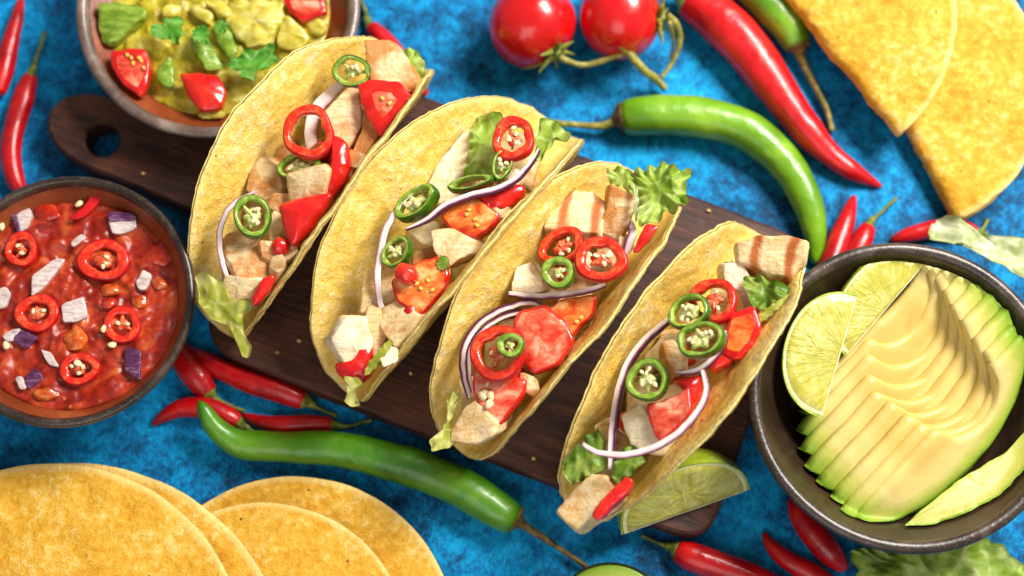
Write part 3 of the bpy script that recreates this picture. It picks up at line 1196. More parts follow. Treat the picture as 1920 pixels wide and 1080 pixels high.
def rng_(i, x, y, rx, ry, rot, label, color='r', lift=.006, tilt=(0, 0), **kw):
    (px, py), = cpoly(i, [(x, y)])
    k = CR[i][2]
    return chili_ring(px, py, rx / k, ry / k, rot, fp(i, px, py, lift, tilt), label, color, **kw)


def oni(i, pts, w, label, lift=.006, T=.0032, tilt=(0, 0), **kw):
    T, w = T * .40, w * .86
    P = cpoly(i, pts)
    c = cen2(P)
    return onion_strip(P, fp(i, c[0], c[1], lift, tilt), w / CR[i][2], T, label, **kw)


def let(i, pts, mat, label, lift=.002, tilt=(0, 0), **kw):
    P = cpoly(i, pts)
    c = cen2(P)
    return leaf(P, fp(i, c[0], c[1], lift, tilt), mat, label, **kw)


# ------------------------------------------------------------------ taco 1 filling
A = TN[0]
CONTAIN[0] = KEEP[0]
for nm, pts in zip(['beside the tomato wedge', 'under the red ring', 'below the triangular tomato', 'by the limp lettuce'], ([(560, 230), (700, 190), (640, 350), (540, 430)], [(330, 400), (520, 330), (500, 470), (360, 560)], [(200, 560), (330, 540), (330, 700), (210, 760)], [(130, 760), (240, 740), (230, 850), (140, 880)])):
    chk(0, pts, 'buried pale chicken piece ' + nm + ' of the ' + A, -.008, mat='chicken')
let(0, [(38, 780), (75, 770), (130, 800), (160, 850), (215, 860), (225, 880), (190, 900), (195, 960), (218, 1000), (205, 1035), (188, 1030), (165, 960), (140, 930), (90, 915), (55, 860)], 'lettuceyellow',
    'limp yellow green lettuce strip drooping from the ' + A, .0, amp=.0012, k=5, crump=.0015)
let(0, [(670, 85), (720, 90), (750, 130), (745, 170), (715, 205), (680, 215), (690, 160)], 'lettuce', 'small green lettuce edge behind the top chicken cube of the ' + A, -.002, amp=.002, k=6)
chk(0, [(578, 62), (650, 62), (700, 125), (726, 180), (690, 200), (598, 190), (588, 130)], 'large chicken cube at the open end of the ' + A, .006, .013, 'chickenbrown', (.1, .1))
chk(0, [(520, 205), (552, 208), (556, 310), (530, 360), (500, 397), (470, 330), (440, 290)], 'wedge of white chicken beside the onion of the ' + A, .003, .012)
chk(0, [(560, 250), (592, 255), (603, 340), (560, 400), (510, 460), (508, 420), (545, 340)], 'browned chicken strip between white chicken and front edge of the ' + A, .0, .012, 'chickenbrown')
chk(0, [(255, 420), (300, 450), (316, 490), (300, 580), (265, 560), (218, 510), (225, 465)], 'browned chicken cube beside the jalapeno ring of the ' + A, .005, .012, 'chickenbrown', (-.1, 0))
chk(0, [(318, 468), (420, 445), (438, 460), (424, 538), (330, 555)], 'small square chicken cube over the green slice of the ' + A, .008, .011, 'chicken')
chk(0, [(278, 368), (330, 365), (350, 420), (305, 450), (280, 410)], 'small chicken piece under the red ring of the ' + A, .002, .010, 'chickenbrown')
chk(0, [(140, 660), (200, 645), (240, 700), (257, 790), (215, 810), (170, 790), (130, 720)], 'chicken cube with browned corner beside the onion arc of the ' + A, .005, .012, 'chickenbrown')
chk(0, [(285, 580), (330, 610), (350, 690), (300, 730), (270, 690), (270, 620)], 'chicken piece below the tomato of the ' + A, .001, .011, 'chicken')
chk(0, [(240, 690), (290, 690), (330, 720), (290, 755), (250, 735)], 'dark browned chicken bit of the ' + A, .002, .009, 'chickenbrown')
chk(0, [(130, 790), (200, 800), (235, 810), (190, 850), (140, 870), (120, 840)], 'chicken piece at the lettuce end of the ' + A, .003, .010, 'chicken')
tom(0, [(550, 205), (590, 187), (660, 195), (700, 240), (662, 290), (612, 338), (585, 300), (562, 250)], 'glossy tomato wedge below the top chicken cube of the ' + A, .005, seeds=[(620, 240), (640, 255)], cut=10)
tom(0, [(465, 360), (500, 380), (512, 440), (490, 490), (450, 540), (430, 530), (455, 470), (460, 410)], 'curved tomato strip beside the red ring of the ' + A, .004, cut=12)
tom(0, [(310, 565), (370, 548), (450, 535), (430, 580), (385, 640), (345, 678), (322, 630)], 'triangular red tomato piece below the square chicken of the ' + A, .006, cut=12)
tom(0, [(250, 790), (280, 785), (265, 820), (225, 865), (220, 845)], 'small red tomato sliver near the lettuce of the ' + A, .003, .006, cut=12)
oni(0, [(500, 185), (455, 225), (415, 270), (398, 330), (402, 400)], 46, 'wide pale onion strip passing under the red ring of the ' + A, .004, purple=-1, T=.003, taper=.8, pale=.6)
oni(0, [(225, 522), (160, 560), (122, 625), (118, 700), (140, 780), (172, 820)], 20, 'thin onion arc around the jalapeno ring of the ' + A, .009, purple=1, pale=.72)
rng_(0, 392, 345, 74, 80, 20, 'red chili ring over an onion strip in the ' + A, 'r', .011, (.1, 0), hole=.76, seeds=0, memb=False)
rng_(0, 530, 155, 60, 46, -8, 'jalapeno ring against the chicken cube of the ' + A, 'g', .008, (0, -.3), hole=.72, seeds=5)
rng_(0, 220, 605, 52, 66, 20, 'jalapeno ring inside the onion arc of the ' + A, 'g', .011, (.2, 0), hole=.72, seeds=5)
rng_(0, 372, 455, 68, 42, 0, 'jalapeno slice under the square chicken cube of the ' + A, 'g', .003, hole=.74, seeds=3)

# ------------------------------------------------------------------ taco 2 filling
A = TN[1]
CONTAIN[0] = KEEP[1]
for nm, pts in zip(['under the red ring', 'under the tilted jalapeno', 'beside the large tomato', 'under the thin onion'], ([(600, 180), (760, 170), (720, 300), (600, 330)], [(420, 330), (620, 320), (560, 450), (430, 460)], [(290, 520), (480, 480), (450, 640), (300, 660)], [(230, 700), (380, 660), (330, 830), (230, 880)])):
    chk(1, pts, 'buried pale chicken piece ' + nm + ' of the ' + A, -.008)
let(1, [(790, 115), (830, 112), (895, 165), (870, 185), (845, 175), (800, 240), (770, 270), (775, 180)], 'lettuce', 'curled green lettuce tip poking out of the end of the ' + A, .002, amp=.003, k=5)
let(1, [(585, 88), (640, 95), (675, 100), (650, 150), (660, 215), (690, 250), (680, 300), (620, 300), (540, 310), (560, 240), (570, 150)], 'lettuce', 'crumpled green lettuce piece beside the red ring of the ' + A, .004, amp=.003, k=6, crump=.003)
let(1, [(150, 950), (200, 955), (215, 975), (190, 985), (185, 1015), (203, 1045), (175, 1052), (148, 1030), (165, 1000)], 'lettuceyellow', 'small yellow green lettuce drip hanging from the ' + A, .0, amp=.001, k=4, crump=.001)
let(1, [(300, 825), (310, 840), (280, 890), (240, 940), (215, 950), (225, 915), (260, 870)], 'lettuceyellow', 'narrow lettuce sliver along the front edge of the ' + A, .004, amp=.001, crump=.001)
chk(1, [(525, 135), (555, 150), (563, 200), (545, 270), (510, 300), (500, 370), (465, 375), (440, 320), (470, 240), (495, 190)], 'tall torn white chicken strip beside the lettuce of the ' + A, .006, .011, 'chickenwhite')
chk(1, [(440, 235), (478, 228), (460, 270), (440, 330), (405, 340), (400, 290)], 'browned chicken bit behind the white strip of the ' + A, .003, .010, 'chickenbrown')
chk(1, [(450, 470), (500, 462), (577, 500), (570, 535), (490, 580), (455, 520)], 'chicken cube below the tomato wedge of the ' + A, .005, .012, 'chicken')
chk(1, [(345, 475), (440, 455), (455, 500), (440, 530), (390, 520)], 'white chicken piece under the purple onion of the ' + A, .003, .011, 'chickenwhite')
chk(1, [(375, 560), (450, 525), (482, 590), (475, 650), (420, 640), (370, 600)], 'orange browned chicken piece behind the large tomato of the ' + A, .001, .011, 'chickenbrown')
chk(1, [(210, 610), (280, 592), (310, 610), (327, 690), (290, 720), (198, 738)], 'square white chicken cube by the onion arc of the ' + A, .004, .012, 'chicken')
chk(1, [(270, 730), (340, 700), (398, 745), (370, 800), (320, 840), (285, 790)], 'flat beige chicken piece at the lower end of the ' + A, .003, .011, 'chicken')
chk(1, [(225, 740), (265, 735), (290, 800), (270, 860), (235, 890), (215, 810)], 'long beige chicken piece beside the shredded lump of the ' + A, .002, .011, 'chicken')
chk(1, [(145, 775), (205, 772), (220, 830), (200, 890), (150, 930), (130, 880), (102, 835)], 'white shredded chicken lump at the end of the ' + A, .008, .012, 'chickenwhite', amp=.0016)
tom(1, [(475, 425), (530, 385), (580, 375), (640, 420), (630, 450), (570, 490), (510, 470)], 'tomato wedge with seeds under the purple onion of the ' + A, .006, seeds=[(550, 425), (580, 440), (560, 410), (585, 460)], flesh='tomatoorange')
tom(1, [(580, 370), (650, 340), (720, 325), (730, 345), (680, 395), (640, 400)], 'dark red tomato piece along the front edge of the ' + A, .004, cut=12)
tom(1, [(315, 640), (380, 590), (450, 570), (478, 620), (465, 660), (400, 740), (335, 700)], 'large tomato wedge with orange flesh in the ' + A, .006, seeds=[(390, 650), (400, 665), (440, 670), (425, 640)], flesh='tomatoorange')
tom(1, [(312, 605), (335, 582), (370, 590), (385, 620), (355, 645), (325, 635)], 'small round red tomato nub on the large wedge of the ' + A, .013, .008, cut=12, name='tomato_nub')
tom(1, [(125, 910), (180, 900), (215, 830), (232, 880), (220, 940), (180, 965), (140, 945)], 'dark red tomato piece under the shredded lump of the ' + A, .002, .010, cut=12)
oni(1, [(395, 328), (335, 385), (288, 465), (264, 560), (258, 650), (275, 740), (310, 835)], 26, 'long thin onion arc along the back wall of the ' + A, .010, purple=1, T=.003, pale=.7)
oni(1, [(350, 472), (420, 440), (480, 395), (560, 362), (650, 340), (720, 300), (770, 240), (785, 210)], 28, 'dark purple onion strip crossing the middle of the ' + A, .011, purple=1, T=.004, pale=1.0)
rng_(1, 705, 185, 66, 76, 5, 'red chili ring on lettuce at the open end of the ' + A, 'r', .011, (0, .1), hole=.70, seeds=8)
rng_(1, 396, 396, 74, 44, 38, 'tilted jalapeno ring beside the onion arc of the ' + A, 'g', .012, (-.2, .1), hole=.74, seeds=6, h=.003)
rng_(1, 567, 330, 76, 20, 12, 'jalapeno slice seen on its side below the lettuce of the ' + A, 'g', .010, hole=.7, seeds=0, memb=False, h=.003)
rng_(1, 664, 272, 32, 50, -15, 'jalapeno slice tucked under the red ring of the ' + A, 'g', .008, (.2, 0), hole=.72, seeds=3)
rng_(1, 333, 552, 42, 55, -35, 'jalapeno slice behind the red nub of the ' + A, 'g', .008, (-.2, 0), hole=.74, seeds=4)

# ------------------------------------------------------------------ taco 3 filling
A = TN[2]
CONTAIN[0] = KEEP[2]
for nm, pts in zip(['under the grilled slice', 'under the straight onion', 'inside the onion arcs', 'under the pink tomato'], ([(520, 230), (700, 200), (680, 330), (540, 380)], [(350, 420), (620, 400), (560, 520), (380, 540)], [(210, 600), (420, 560), (400, 720), (230, 760)], [(150, 800), (320, 760), (260, 930), (160, 960)])):
    chk(2, pts, 'buried pale chicken piece ' + nm + ' of the ' + A, -.008)
let(2, [(735, 60), (800, 30), (850, 28), (900, 60), (950, 55), (935, 100), (925, 150), (935, 165), (905, 195), (850, 215), (820, 250), (760, 260), (755, 190), (730, 110)], 'lettuce', 'big frilly pale green lettuce leaf spilling out of the ' + A, .006, amp=.005, k=9, crump=.0045, step=.0007, rings=20, cs=60)
let(2, [(650, 60), (700, 45), (745, 70), (750, 120), (735, 150), (700, 110), (660, 110)], 'lettuce', 'small curled lettuce bit on the back wall of the ' + A, .008, amp=.003, k=6)
let(2, [(735, 90), (755, 110), (762, 180), (750, 240), (738, 200), (745, 150)], 'lettucepale', 'pale lettuce rib between chicken and frilly leaf of the ' + A, .010, amp=.001, crump=.001)
let(2, [(30, 1000), (70, 975), (95, 900), (90, 850), (115, 820), (135, 850), (110, 905), (95, 960), (140, 1000), (110, 1010), (100, 1030), (40, 1042)], 'lettuceyellow', 'ragged yellow green lettuce scrap at the lower tip of the ' + A, .003, amp=.002, k=7, crump=.002)
chk(2, [(510, 120), (600, 140), (652, 170), (640, 220), (620, 268), (540, 258), (455, 255), (480, 180)], 'square chicken slice with brown grill marks in the ' + A, .009, .012, 'chickengrill', (0, .1))
chk(2, [(655, 122), (740, 165), (715, 250), (690, 303), (610, 270), (645, 200)], 'orange browned chicken slice beside the frilly lettuce of the ' + A, .006, .012, 'chickenbrown')
chk(2, [(345, 400), (400, 380), (430, 420), (440, 470), (390, 475), (335, 465)], 'small white shredded chicken lump beside the jalapeno ring of the ' + A, .006, .010, 'chickenwhite', amp=.0016)
chk(2, [(150, 880), (185, 855), (250, 920), (245, 960), (190, 990), (105, 985), (115, 950)], 'rounded chicken piece at the lower end of the ' + A, .004, .013, 'chicken')
chk(2, [(360, 770), (380, 775), (388, 810), (370, 835), (355, 815)], 'tiny chicken crumb near the front edge of the ' + A, .003, .004, 'chickenbrown')
tom(2, [(335, 600), (350, 560), (430, 540), (490, 590), (516, 645), (470, 720), (390, 745), (360, 700)], 'large translucent tomato wedge beside the big red ring of the ' + A, .007, .012)
tom(2, [(430, 560), (500, 510), (600, 500), (585, 560), (550, 590), (515, 635), (470, 590)], 'tomato wedge with yellow edge under the onion strip of the ' + A, .004, seeds=[(545, 585), (560, 570)], flesh='tomatoorange')
tom(2, [(195, 750), (260, 770), (352, 790), (345, 830), (265, 935), (215, 880), (190, 820)], 'pink tomato wedge topped with pale seeds in the ' + A, .006, .011)
tom(2, [(575, 265), (640, 275), (610, 300), (585, 300)], 'dark red tomato edge between the two red rings of the ' + A, .004, .008, cut=12)
tom(2, [(785, 248), (820, 252), (790, 300), (755, 335), (742, 330), (765, 280)], 'red pepper strip below the frilly lettuce of the ' + A, .008, .005, cut=12, name='red_pepper_strip')
oni(2, [(168, 850), (148, 780), (145, 690), (190, 600), (280, 540), (380, 515), (440, 540)], 27, 'wide outer onion arc around the big red ring of the ' + A, .008, purple=-1, T=.0035, taper=.6)
oni(2, [(178, 830), (165, 760), (170, 680), (215, 610), (300, 560), (400, 540)], 22, 'inner onion arc against the big red ring of the ' + A, .007, purple=-1, T=.003, taper=.6)
oni(2, [(305, 485), (400, 495), (500, 488), (580, 475), (645, 455)], 26, 'straight white onion strip with purple edge across the ' + A, .009, purple=1, T=.004, pale=.8, taper=.7)
oni(2, [(735, 230), (735, 280), (712, 350)], 36, 'short pale onion piece behind the red rings of the ' + A, .004, purple=1, T=.004, pale=.8)
rng_(2, 630, 372, 88, 78, -8, 'red chili ring overlapping its twin in the ' + A, 'r', .014, (0, .05), hole=.68, seeds=8)
rng_(2, 495, 330, 82, 62, 32, 'red chili ring half under its twin in the ' + A, 'r', .010, (-.1, .1), hole=.74, seeds=3)
rng_(2, 275, 697, 94, 98, -30, 'big red chili ring under a tiny green ring, ' + A, 'r', .012, (-.1, 0), hole=.72, seeds=2)
rng_(2, 482, 418, 56, 55, 0, 'small jalapeno ring below the twin red rings of the ' + A, 'g', .016, hole=.58, seeds=2)
rng_(2, 317, 671, 46, 42, 0, 'tiny jalapeno ring lying on the big red ring of the ' + A, 'g', .017, hole=.52, seeds=0)
c = cpoly(2, [(235, 830)])[0]
t = thing('seed_cluster', fp(2, c[0], c[1], .007)[0], 'cluster of pale seeds on the pink tomato wedge of the ' + A, 'seeds')
for q in [(230, 800), (222, 832), (240, 838), (238, 868), (215, 845)]:
    w = cpoly(2, [q])[0]
    p0, nn = fp(2, w[0], w[1], .0074)
    seed_obj('seed', t, p0, nn, .0021)

# ------------------------------------------------------------------ taco 4 filling
A = TN[3]
CONTAIN[0] = KEEP[3]
for nm, pts in zip(['under the red ring', 'under the two jalapenos', 'beside the thick jalapeno', 'inside the onion loop'], ([(560, 260), (700, 240), (660, 380), (560, 400)], [(400, 400), (600, 380), (540, 520), (400, 540)], [(280, 560), (460, 540), (430, 680), (280, 700)], [(200, 700), (350, 690), (300, 830), (200, 830)])):
    chk(3, pts, 'buried pale chicken piece ' + nm + ' of the ' + A, -.008)
let(3, [(70, 830), (150, 740), (195, 720), (210, 800), (215, 850), (150, 880), (95, 905), (65, 855)], 'lettucedeep', 'shiny deep green lettuce fold at the lower end of the ' + A, .004, amp=.002, k=4, crump=.003)
let(3, [(250, 800), (300, 770), (335, 820), (300, 870), (250, 900), (225, 870)], 'lettucedeep', 'green lettuce fold under the pale onion of the ' + A, .002, amp=.002, k=4)
let(3, [(660, 215), (720, 205), (772, 235), (800, 232), (832, 255), (820, 290), (760, 310), (710, 345), (690, 300), (672, 260)], 'lettucedeep', 'green lettuce curl at the open end of the ' + A, .004, amp=.003, k=5, crump=.003)
let(3, [(820, 262), (800, 300), (745, 350), (712, 370), (705, 345), (750, 310)], 'lettuceyellow', 'pale lettuce rib along the front edge of the ' + A, .003, amp=.001, crump=.001)
let(3, [(595, 165), (640, 160), (665, 190), (640, 215), (600, 200)], 'lettucedeep', 'small green lettuce bit under the grilled chicken of the ' + A, .006, amp=.002)
chk(3, [(640, 110), (720, 90), (790, 92), (855, 105), (850, 150), (800, 218), (740, 200), (650, 170)], 'large chicken slice with dark grill stripes at the end of the ' + A, .010, .012, 'chickengrill', (.1, 0))
chk(3, [(590, 175), (640, 172), (668, 215), (688, 315), (650, 325), (640, 260), (590, 230)], 'bright white chicken piece beside the red ring of the ' + A, .008, .011, 'chickenwhite')
chk(3, [(385, 440), (415, 430), (462, 480), (460, 510), (420, 540), (400, 510)], 'small golden chicken nugget between the jalapeno rings of the ' + A, .013, .009, 'chickenbrown')
chk(3, [(275, 680), (330, 640), (385, 740), (360, 790), (300, 770), (280, 720)], 'pinkish white chicken piece between the onions of the ' + A, .006, .011, 'chickenwhite')
chk(3, [(170, 695), (220, 670), (240, 750), (205, 770)], 'small chicken corner behind the purple onion of the ' + A, .003, .010, 'chicken')
chk(3, [(150, 862), (190, 865), (230, 925), (200, 950), (105, 1025), (45, 975), (95, 920)], 'barrel shaped chicken chunk sticking out of the lower end of the ' + A, .006, .014, 'chicken')
chk(3, [(390, 400), (440, 400), (450, 440), (400, 450), (340, 520), (330, 470)], 'pale chicken shreds behind the purple onion of the ' + A, .003, .010, 'chickenwhite')
tom(3, [(620, 345), (690, 320), (708, 370), (690, 430), (640, 475), (600, 460), (605, 400)], 'orange red tomato wedge below the white chicken of the ' + A, .006, cut=9, flesh='tomatoorange')
tom(3, [(350, 635), (400, 632), (470, 590), (477, 660), (440, 700), (385, 745), (360, 690)], 'tomato wedge with pale cut edge inside the onion loop of the ' + A, .008, .010, cut=8)
tom(3, [(430, 560), (510, 540), (510, 600), (480, 640), (470, 590)], 'red tomato piece beside the pale onion loop of the ' + A, .005, cut=12)
tom(3, [(550, 490), (610, 465), (620, 490), (560, 520)], 'thin tomato sliver under the front jalapeno ring of the ' + A, .004, .007, cut=12)
tom(3, [(262, 885), (285, 895), (275, 920), (185, 1008), (165, 990), (200, 945)], 'red pepper strip beside the barrel shaped chicken of the ' + A, .008, .005, cut=12, name='red_pepper_strip')
oni(3, [(420, 352), (340, 420), (282, 500), (248, 600), (230, 720), (225, 850)], 34, 'thick purple onion strip down the back of the ' + A, .011, purple=-1, T=.004, taper=.8)
oni(3, [(128, 765), (180, 795), (260, 803), (350, 785), (440, 735), (510, 660), (540, 590), (528, 520)], 27, 'long pale onion loop hanging over the front of the ' + A, .014, purple=1, T=.003, pale=.72, taper=.6)
oni(3, [(440, 530), (500, 525), (550, 495), (600, 430), (605, 390)], 24, 'short onion curl under the front jalapeno ring of the ' + A, .009, purple=1, pale=.8)
rng_(3, 568, 300, 80, 74, -30, 'red chili ring behind the jalapeno rings of the ' + A, 'r', .011, (0, .1), hole=.76, seeds=2)
rng_(3, 492, 336, 70, 56, 28, 'upper of two touching jalapeno rings in the ' + A, 'g', .016, (-.1, 0), hole=.76, seeds=7)
rng_(3, 527, 427, 76, 58, 8, 'lower of two touching jalapeno rings in the ' + A, 'g', .017, (0, 0), hole=.76, seeds=7)
rng_(3, 350, 560, 66, 70, -20, 'thick jalapeno ring with seeds against the purple onion of the ' + A, 'g', .014, (.1, -.1), hole=.70, seeds=8, h=.003)

CONTAIN[0] = None
# ------------------------------------------------------------------ small bits wedged between the larger pieces
CONTAIN[0] = None
AX = [((590, 250), (180, 810)), ((700, 250), (225, 870)), ((690, 260), (185, 900)), ((650, 320), (205, 830))]
for i, (a0, a1) in enumerate(AX):
    a0, a1 = V(*a0), V(*a1)
    d = unit(a1 - a0)
    nrm = V(-d[1], d[0])
    CONTAIN[0] = KEEP[i]
    for k in range(11):
        q = a0 + (a1 - a0) * ((k + .5) / 11 + random.uniform(-.03, .03)) + nrm * random.choice([-1, 1]) * random.uniform(25, 56)
        m_ = random.choice([5, 6, 7])
        rr = random.uniform(22, 36)
        ph = random.uniform(0, 6.28)
        pts = [(q[0] + rr * random.uniform(.7, 1.25) * math.cos(ph + 6.283 * j / m_), q[1] + rr * random.uniform(.7, 1.25) * math.sin(ph + 6.283 * j / m_)) for j in range(m_)]
        lf = random.uniform(.0, .0045)
        kind = k % 11
        if kind in (3, 8):
            tom(i, pts, 'small red tomato bit wedged between the larger pieces, ' + TN[i], lf, .007, cut=12)
        elif kind in (5,):
            let(i, pts, 'lettucedeep', 'small green lettuce scrap wedged between the larger pieces, ' + TN[i], lf + .002, amp=.0015, crump=.002)
        else:
            chk(i, pts, 'small chicken shred wedged between the larger pieces, ' + TN[i], lf, .008, random.choice(['chicken', 'chickenwhite', 'chickenbrown']))
CONTAIN[0] = None
for k, (x, y) in enumerate([(1192, 446), (268, 325), (560, 640), (770, 700), (1000, 860), (1330, 395), (1290, 880), (640, 700), (1400, 440), (520, 660)]):
    ph = random.uniform(0, 6.28)
    pts = [(x + random.uniform(3, 6) * math.cos(ph + 1.05 * j), y + random.uniform(2, 5) * math.sin(ph + 1.05 * j)) for j in range(6)]
    piece('tortilla_crumb', pts, plate_z(BT + .0012), .0014, 'tortillacrumb', 'tiny yellow tortilla crumb on the dark wooden board', 'crumb', 'crumbs on the board', amp=.0002, step=.0005)
# ------------------------------------------------------------------ lime on the board
lime_wedge((1166, 1003), (1406, 918), (1300, 868), .016, .016, .036, 'lime wedge leaning on the board below the taco beside the avocado bowl', 75, 1.)

# ------------------------------------------------------------------ salsa
def dish(name, c, rim, z, amp, mat, label, cat, seed, lump=140, edge=.0012, rings=60, ns=160, dome=0.0):
    vs = []
    for i in range(rings + 1):
        q = i / rings
        for k in range(ns):
            a = 2 * math.pi * k / ns
            r = q * rim * (1 + .012 * nz((math.cos(a) * 2, math.sin(a) * 2, 0), 1.5, seed))
            x, y = c[0] + r * math.cos(a), c[1] + r * math.sin(a)
            h = amp * (nz((x, y, 0), lump, seed) + .5 * nz((x, y, 0), lump * 2.6, seed)) * min(1, (1 - q) * 9 + .15) + dome * (1 - q * q)
            vs.append((x, y, z + h - (edge if i == rings else 0)))
    # underside closes the mass down into the bowl
    n = len(vs)
    for s, dzv in ((.9, .006), (.6, .010), (.0, .011)):
        for k in range(ns):
            a = 2 * math.pi * k / ns
            vs.append((c[0] + rim * s * math.cos(a), c[1] + rim * s * math.sin(a), z - dzv))
    f = gridfaces(rings + 4, ns)
    return tag(mk(name, vs, f, MT[mat]), label, cat)


ZS = .040
dish('salsa', SCN, bowl_r(SR, .52, .85, .050, ZS) + .0018, ZS, .0022, 'salsa', 'chunky glossy red tomato salsa filling the dark speckled bowl', 'salsa', 4.)
SP = lambda l=0.0: plate_z(ZS + l)
A = 'salsa bowl'
for x, y, rx, ry, rot, lab in ((410, 395, 98, 80, -5, 'largest red chili ring floating in the salsa'), (90, 355, 62, 68, 10, 'red chili ring beside the split white onion in the salsa'),
                               (150, 602, 82, 70, 10, 'red chili ring beside the square white onion in the salsa'), (480, 645, 70, 72, 20, 'red chili ring with three pale seeds in the salsa'), (315, 818, 76, 62, 10, 'red chili ring at the lower edge of the salsa')):
    (px, py), = cpoly(4, [(x, y)])
    chili_ring(px, py, rx / 2.0775, ry / 2.0775, rot, SP(-.0005), lab, 'r', hole=.66, seeds=3, h=.0020, group='chili rings in the salsa')


def dice(pts, mat, lab, T=.006, lift=.002, cat='onion', name='onion_dice', group='onion dice in the salsa', tilt=(0, 0), cr=4, z=ZS, amp=.0003, cap=None, capn='skin', dome=0.0, smooth=1):
    P = cpoly(cr, pts)
    cc = cen2(P)
    pl = (U(cc[0], cc[1], z + lift), unit(V(tilt[0], tilt[1], 1)))
    if cap:
        vs, f, m, c = pillow(P, pl, T, amp=amp, dome=dome)
        t = thing(name, V(c[0], c[1], vs[:, 2].min()), lab, cat, group)
        mk('flesh', vs, f, MT[mat], t)
        Q = cpoly(cr, cap)
        vs, f, m, c = pillow(Q, (pl[0] + V(0, 0, .0007), pl[1]), T * .8, amp=amp)
        mk(capn, vs, f, MT['onionpurple'], t)
        return t
    return piece(name, P, pl, T, mat, lab, cat, group, amp=amp, dome=dome, smooth=smooth)


dice([(48, 200), (95, 165), (125, 205), (110, 260), (75, 285)], 'onionpale', 'white onion dice with purple edge at the top of the salsa', cap=[(45, 200), (62, 195), (82, 280), (70, 288), (50, 240)])
dice([(420, 235), (530, 220), (532, 262), (470, 290), (435, 285)], 'onionpale', 'white onion dice with a dark purple back near the salsa rim', cap=[(415, 205), (455, 200), (528, 208), (530, 235), (425, 240)])
dice([(122, 450), (150, 430), (215, 382), (255, 385), (215, 440), (165, 500), (122, 530)], 'onionpale', 'long white onion sliver in the middle of the salsa', tilt=(.1, .1))
dice([(238, 560), (325, 532), (340, 610), (300, 630), (242, 632)], 'onionpale', 'square white onion dice between chili rings in the salsa')
dice([(525, 480), (555, 425), (592, 445), (570, 505), (545, 508)], 'onionpale', 'small white onion dice beside the largest chili ring')
dice([(5, 690), (40, 660), (85, 655), (60, 700), (30, 710)], 'onionpale', 'pale onion bit against a grey purple onion dice in the salsa')
dice([(45, 700), (80, 655), (150, 690), (100, 738)], 'onionpurple', 'grey purple onion dice below a chili ring in the salsa')
dice([(90, 850), (140, 805), (172, 850), (110, 893)], 'onionpurple', 'dark purple onion dice at the lower edge of the salsa', cap=None)
dice([(57, 850), (85, 840), (105, 890), (80, 898)], 'onionpale', 'pink onion sliver against the dark purple dice in the salsa', T=.004)
dice([(485, 725), (550, 740), (545, 860), (485, 820)], 'onionpurple', 'striped purple onion dice near the lower right salsa rim'.replace('lower right ', ''))
dice([(270, 325), (320, 285), (340, 300), (285, 342)], 'onionpale', 'thin pale onion sliver above the largest chili ring', T=.004)
dice([(-10, 500), (20, 490), (45, 520), (20, 575), (-10, 580)], 'onionpale', 'translucent onion piece at the left of the long white sliver'.replace('at the left of', 'beyond'))
dice([(155, 735), (200, 750), (230, 810), (190, 800)], 'onionpale', 'half sunk onion sliver below the orange tomato chunk in the salsa', lift=.0008)
for pts, lab in (([(240, 690), (290, 640), (345, 680), (320, 740), (255, 745)], 'orange tomato chunk among the chili rings of the salsa'), ([(385, 490), (460, 475), (470, 520), (400, 535)], 'small orange tomato chunk under the largest chili ring'),
                 ([(570, 340), (640, 310), (680, 370), (640, 420), (580, 400)], 'red tomato lump by the rim of the salsa bowl'), ([(580, 465), (625, 450), (660, 490), (610, 515)], 'brownish tomato seed lump by the rim of the salsa'), ([(130, 180), (220, 170), (240, 230), (150, 240)], 'red tomato lump at the top of the salsa'),
                 ([(500, 530), (570, 520), (580, 570), (520, 590)], 'orange tomato piece above the seedy chili ring'), ([(110, 900), (220, 880), (240, 925), (150, 940)], 'orange tomato lump near the bottom of the salsa'), ([(390, 540), (450, 530), (455, 580), (400, 585)], 'round tomato lump between chili rings in the salsa')):
    dice(pts, 'salsachunk' if 'orange' in lab or 'brown' in lab else 'salsared', lab, T=.007, lift=.0008, smooth=5, amp=.0008, cat='tomato', name='tomato_chunk', group='tomato chunks in the salsa', dome=.0012)
dice([(370, 112), (405, 122), (385, 165), (335, 215), (290, 235), (262, 230), (320, 190)], 'chili', 'red chili strip leaning at the top of the salsa', T=.005, lift=.003, cat='chili', name='chili_strip', group='chili strips')
t = thing('seed_cluster', U(10, 648, ZS), 'pale seed floating beside the grey purple onion dice', 'seeds')
for q in [(25, 725), (310, 168), (405, 660), (440, 720), (300, 790), (5, 255)]:
    w = cpoly(4, [q])[0]
    seed_obj('seed', t, U(w[0], w[1], ZS + .0022), V(0, 0, 1), .0019)
t['label'] = 'loose pale chili seeds scattered over the red salsa'

# ------------------------------------------------------------------ guacamole
ZG = .0275
dish('guacamole', GC + V(-.001, 0, 0), bowl_r(GR, .42, 1.0, .036, ZG) + .0003, ZG, .0034, 'guac', 'lumpy yellow green guacamole filling the terracotta bowl', 'guacamole', 8., lump=110, dome=.004)
GZ = ZG + .004
CONTAIN[0] = in_bowl(GC, GR, .42, 1.0, .036)


def gd(pts, mat, lab, T=.008, lift=.003, tilt=(0, 0), cat='avocado', name='avocado_cube', group='avocado cubes in the guacamole', **kw):
    kw.setdefault('amp', .0010)
    tilt = (tilt[0] + random.uniform(-.25, .25), tilt[1] + random.uniform(-.25, .25))
    return dice(pts, mat, lab, T, lift - .0012, cat, name, group, tilt, 5, GZ, smooth=4, dome=.0008, **kw)


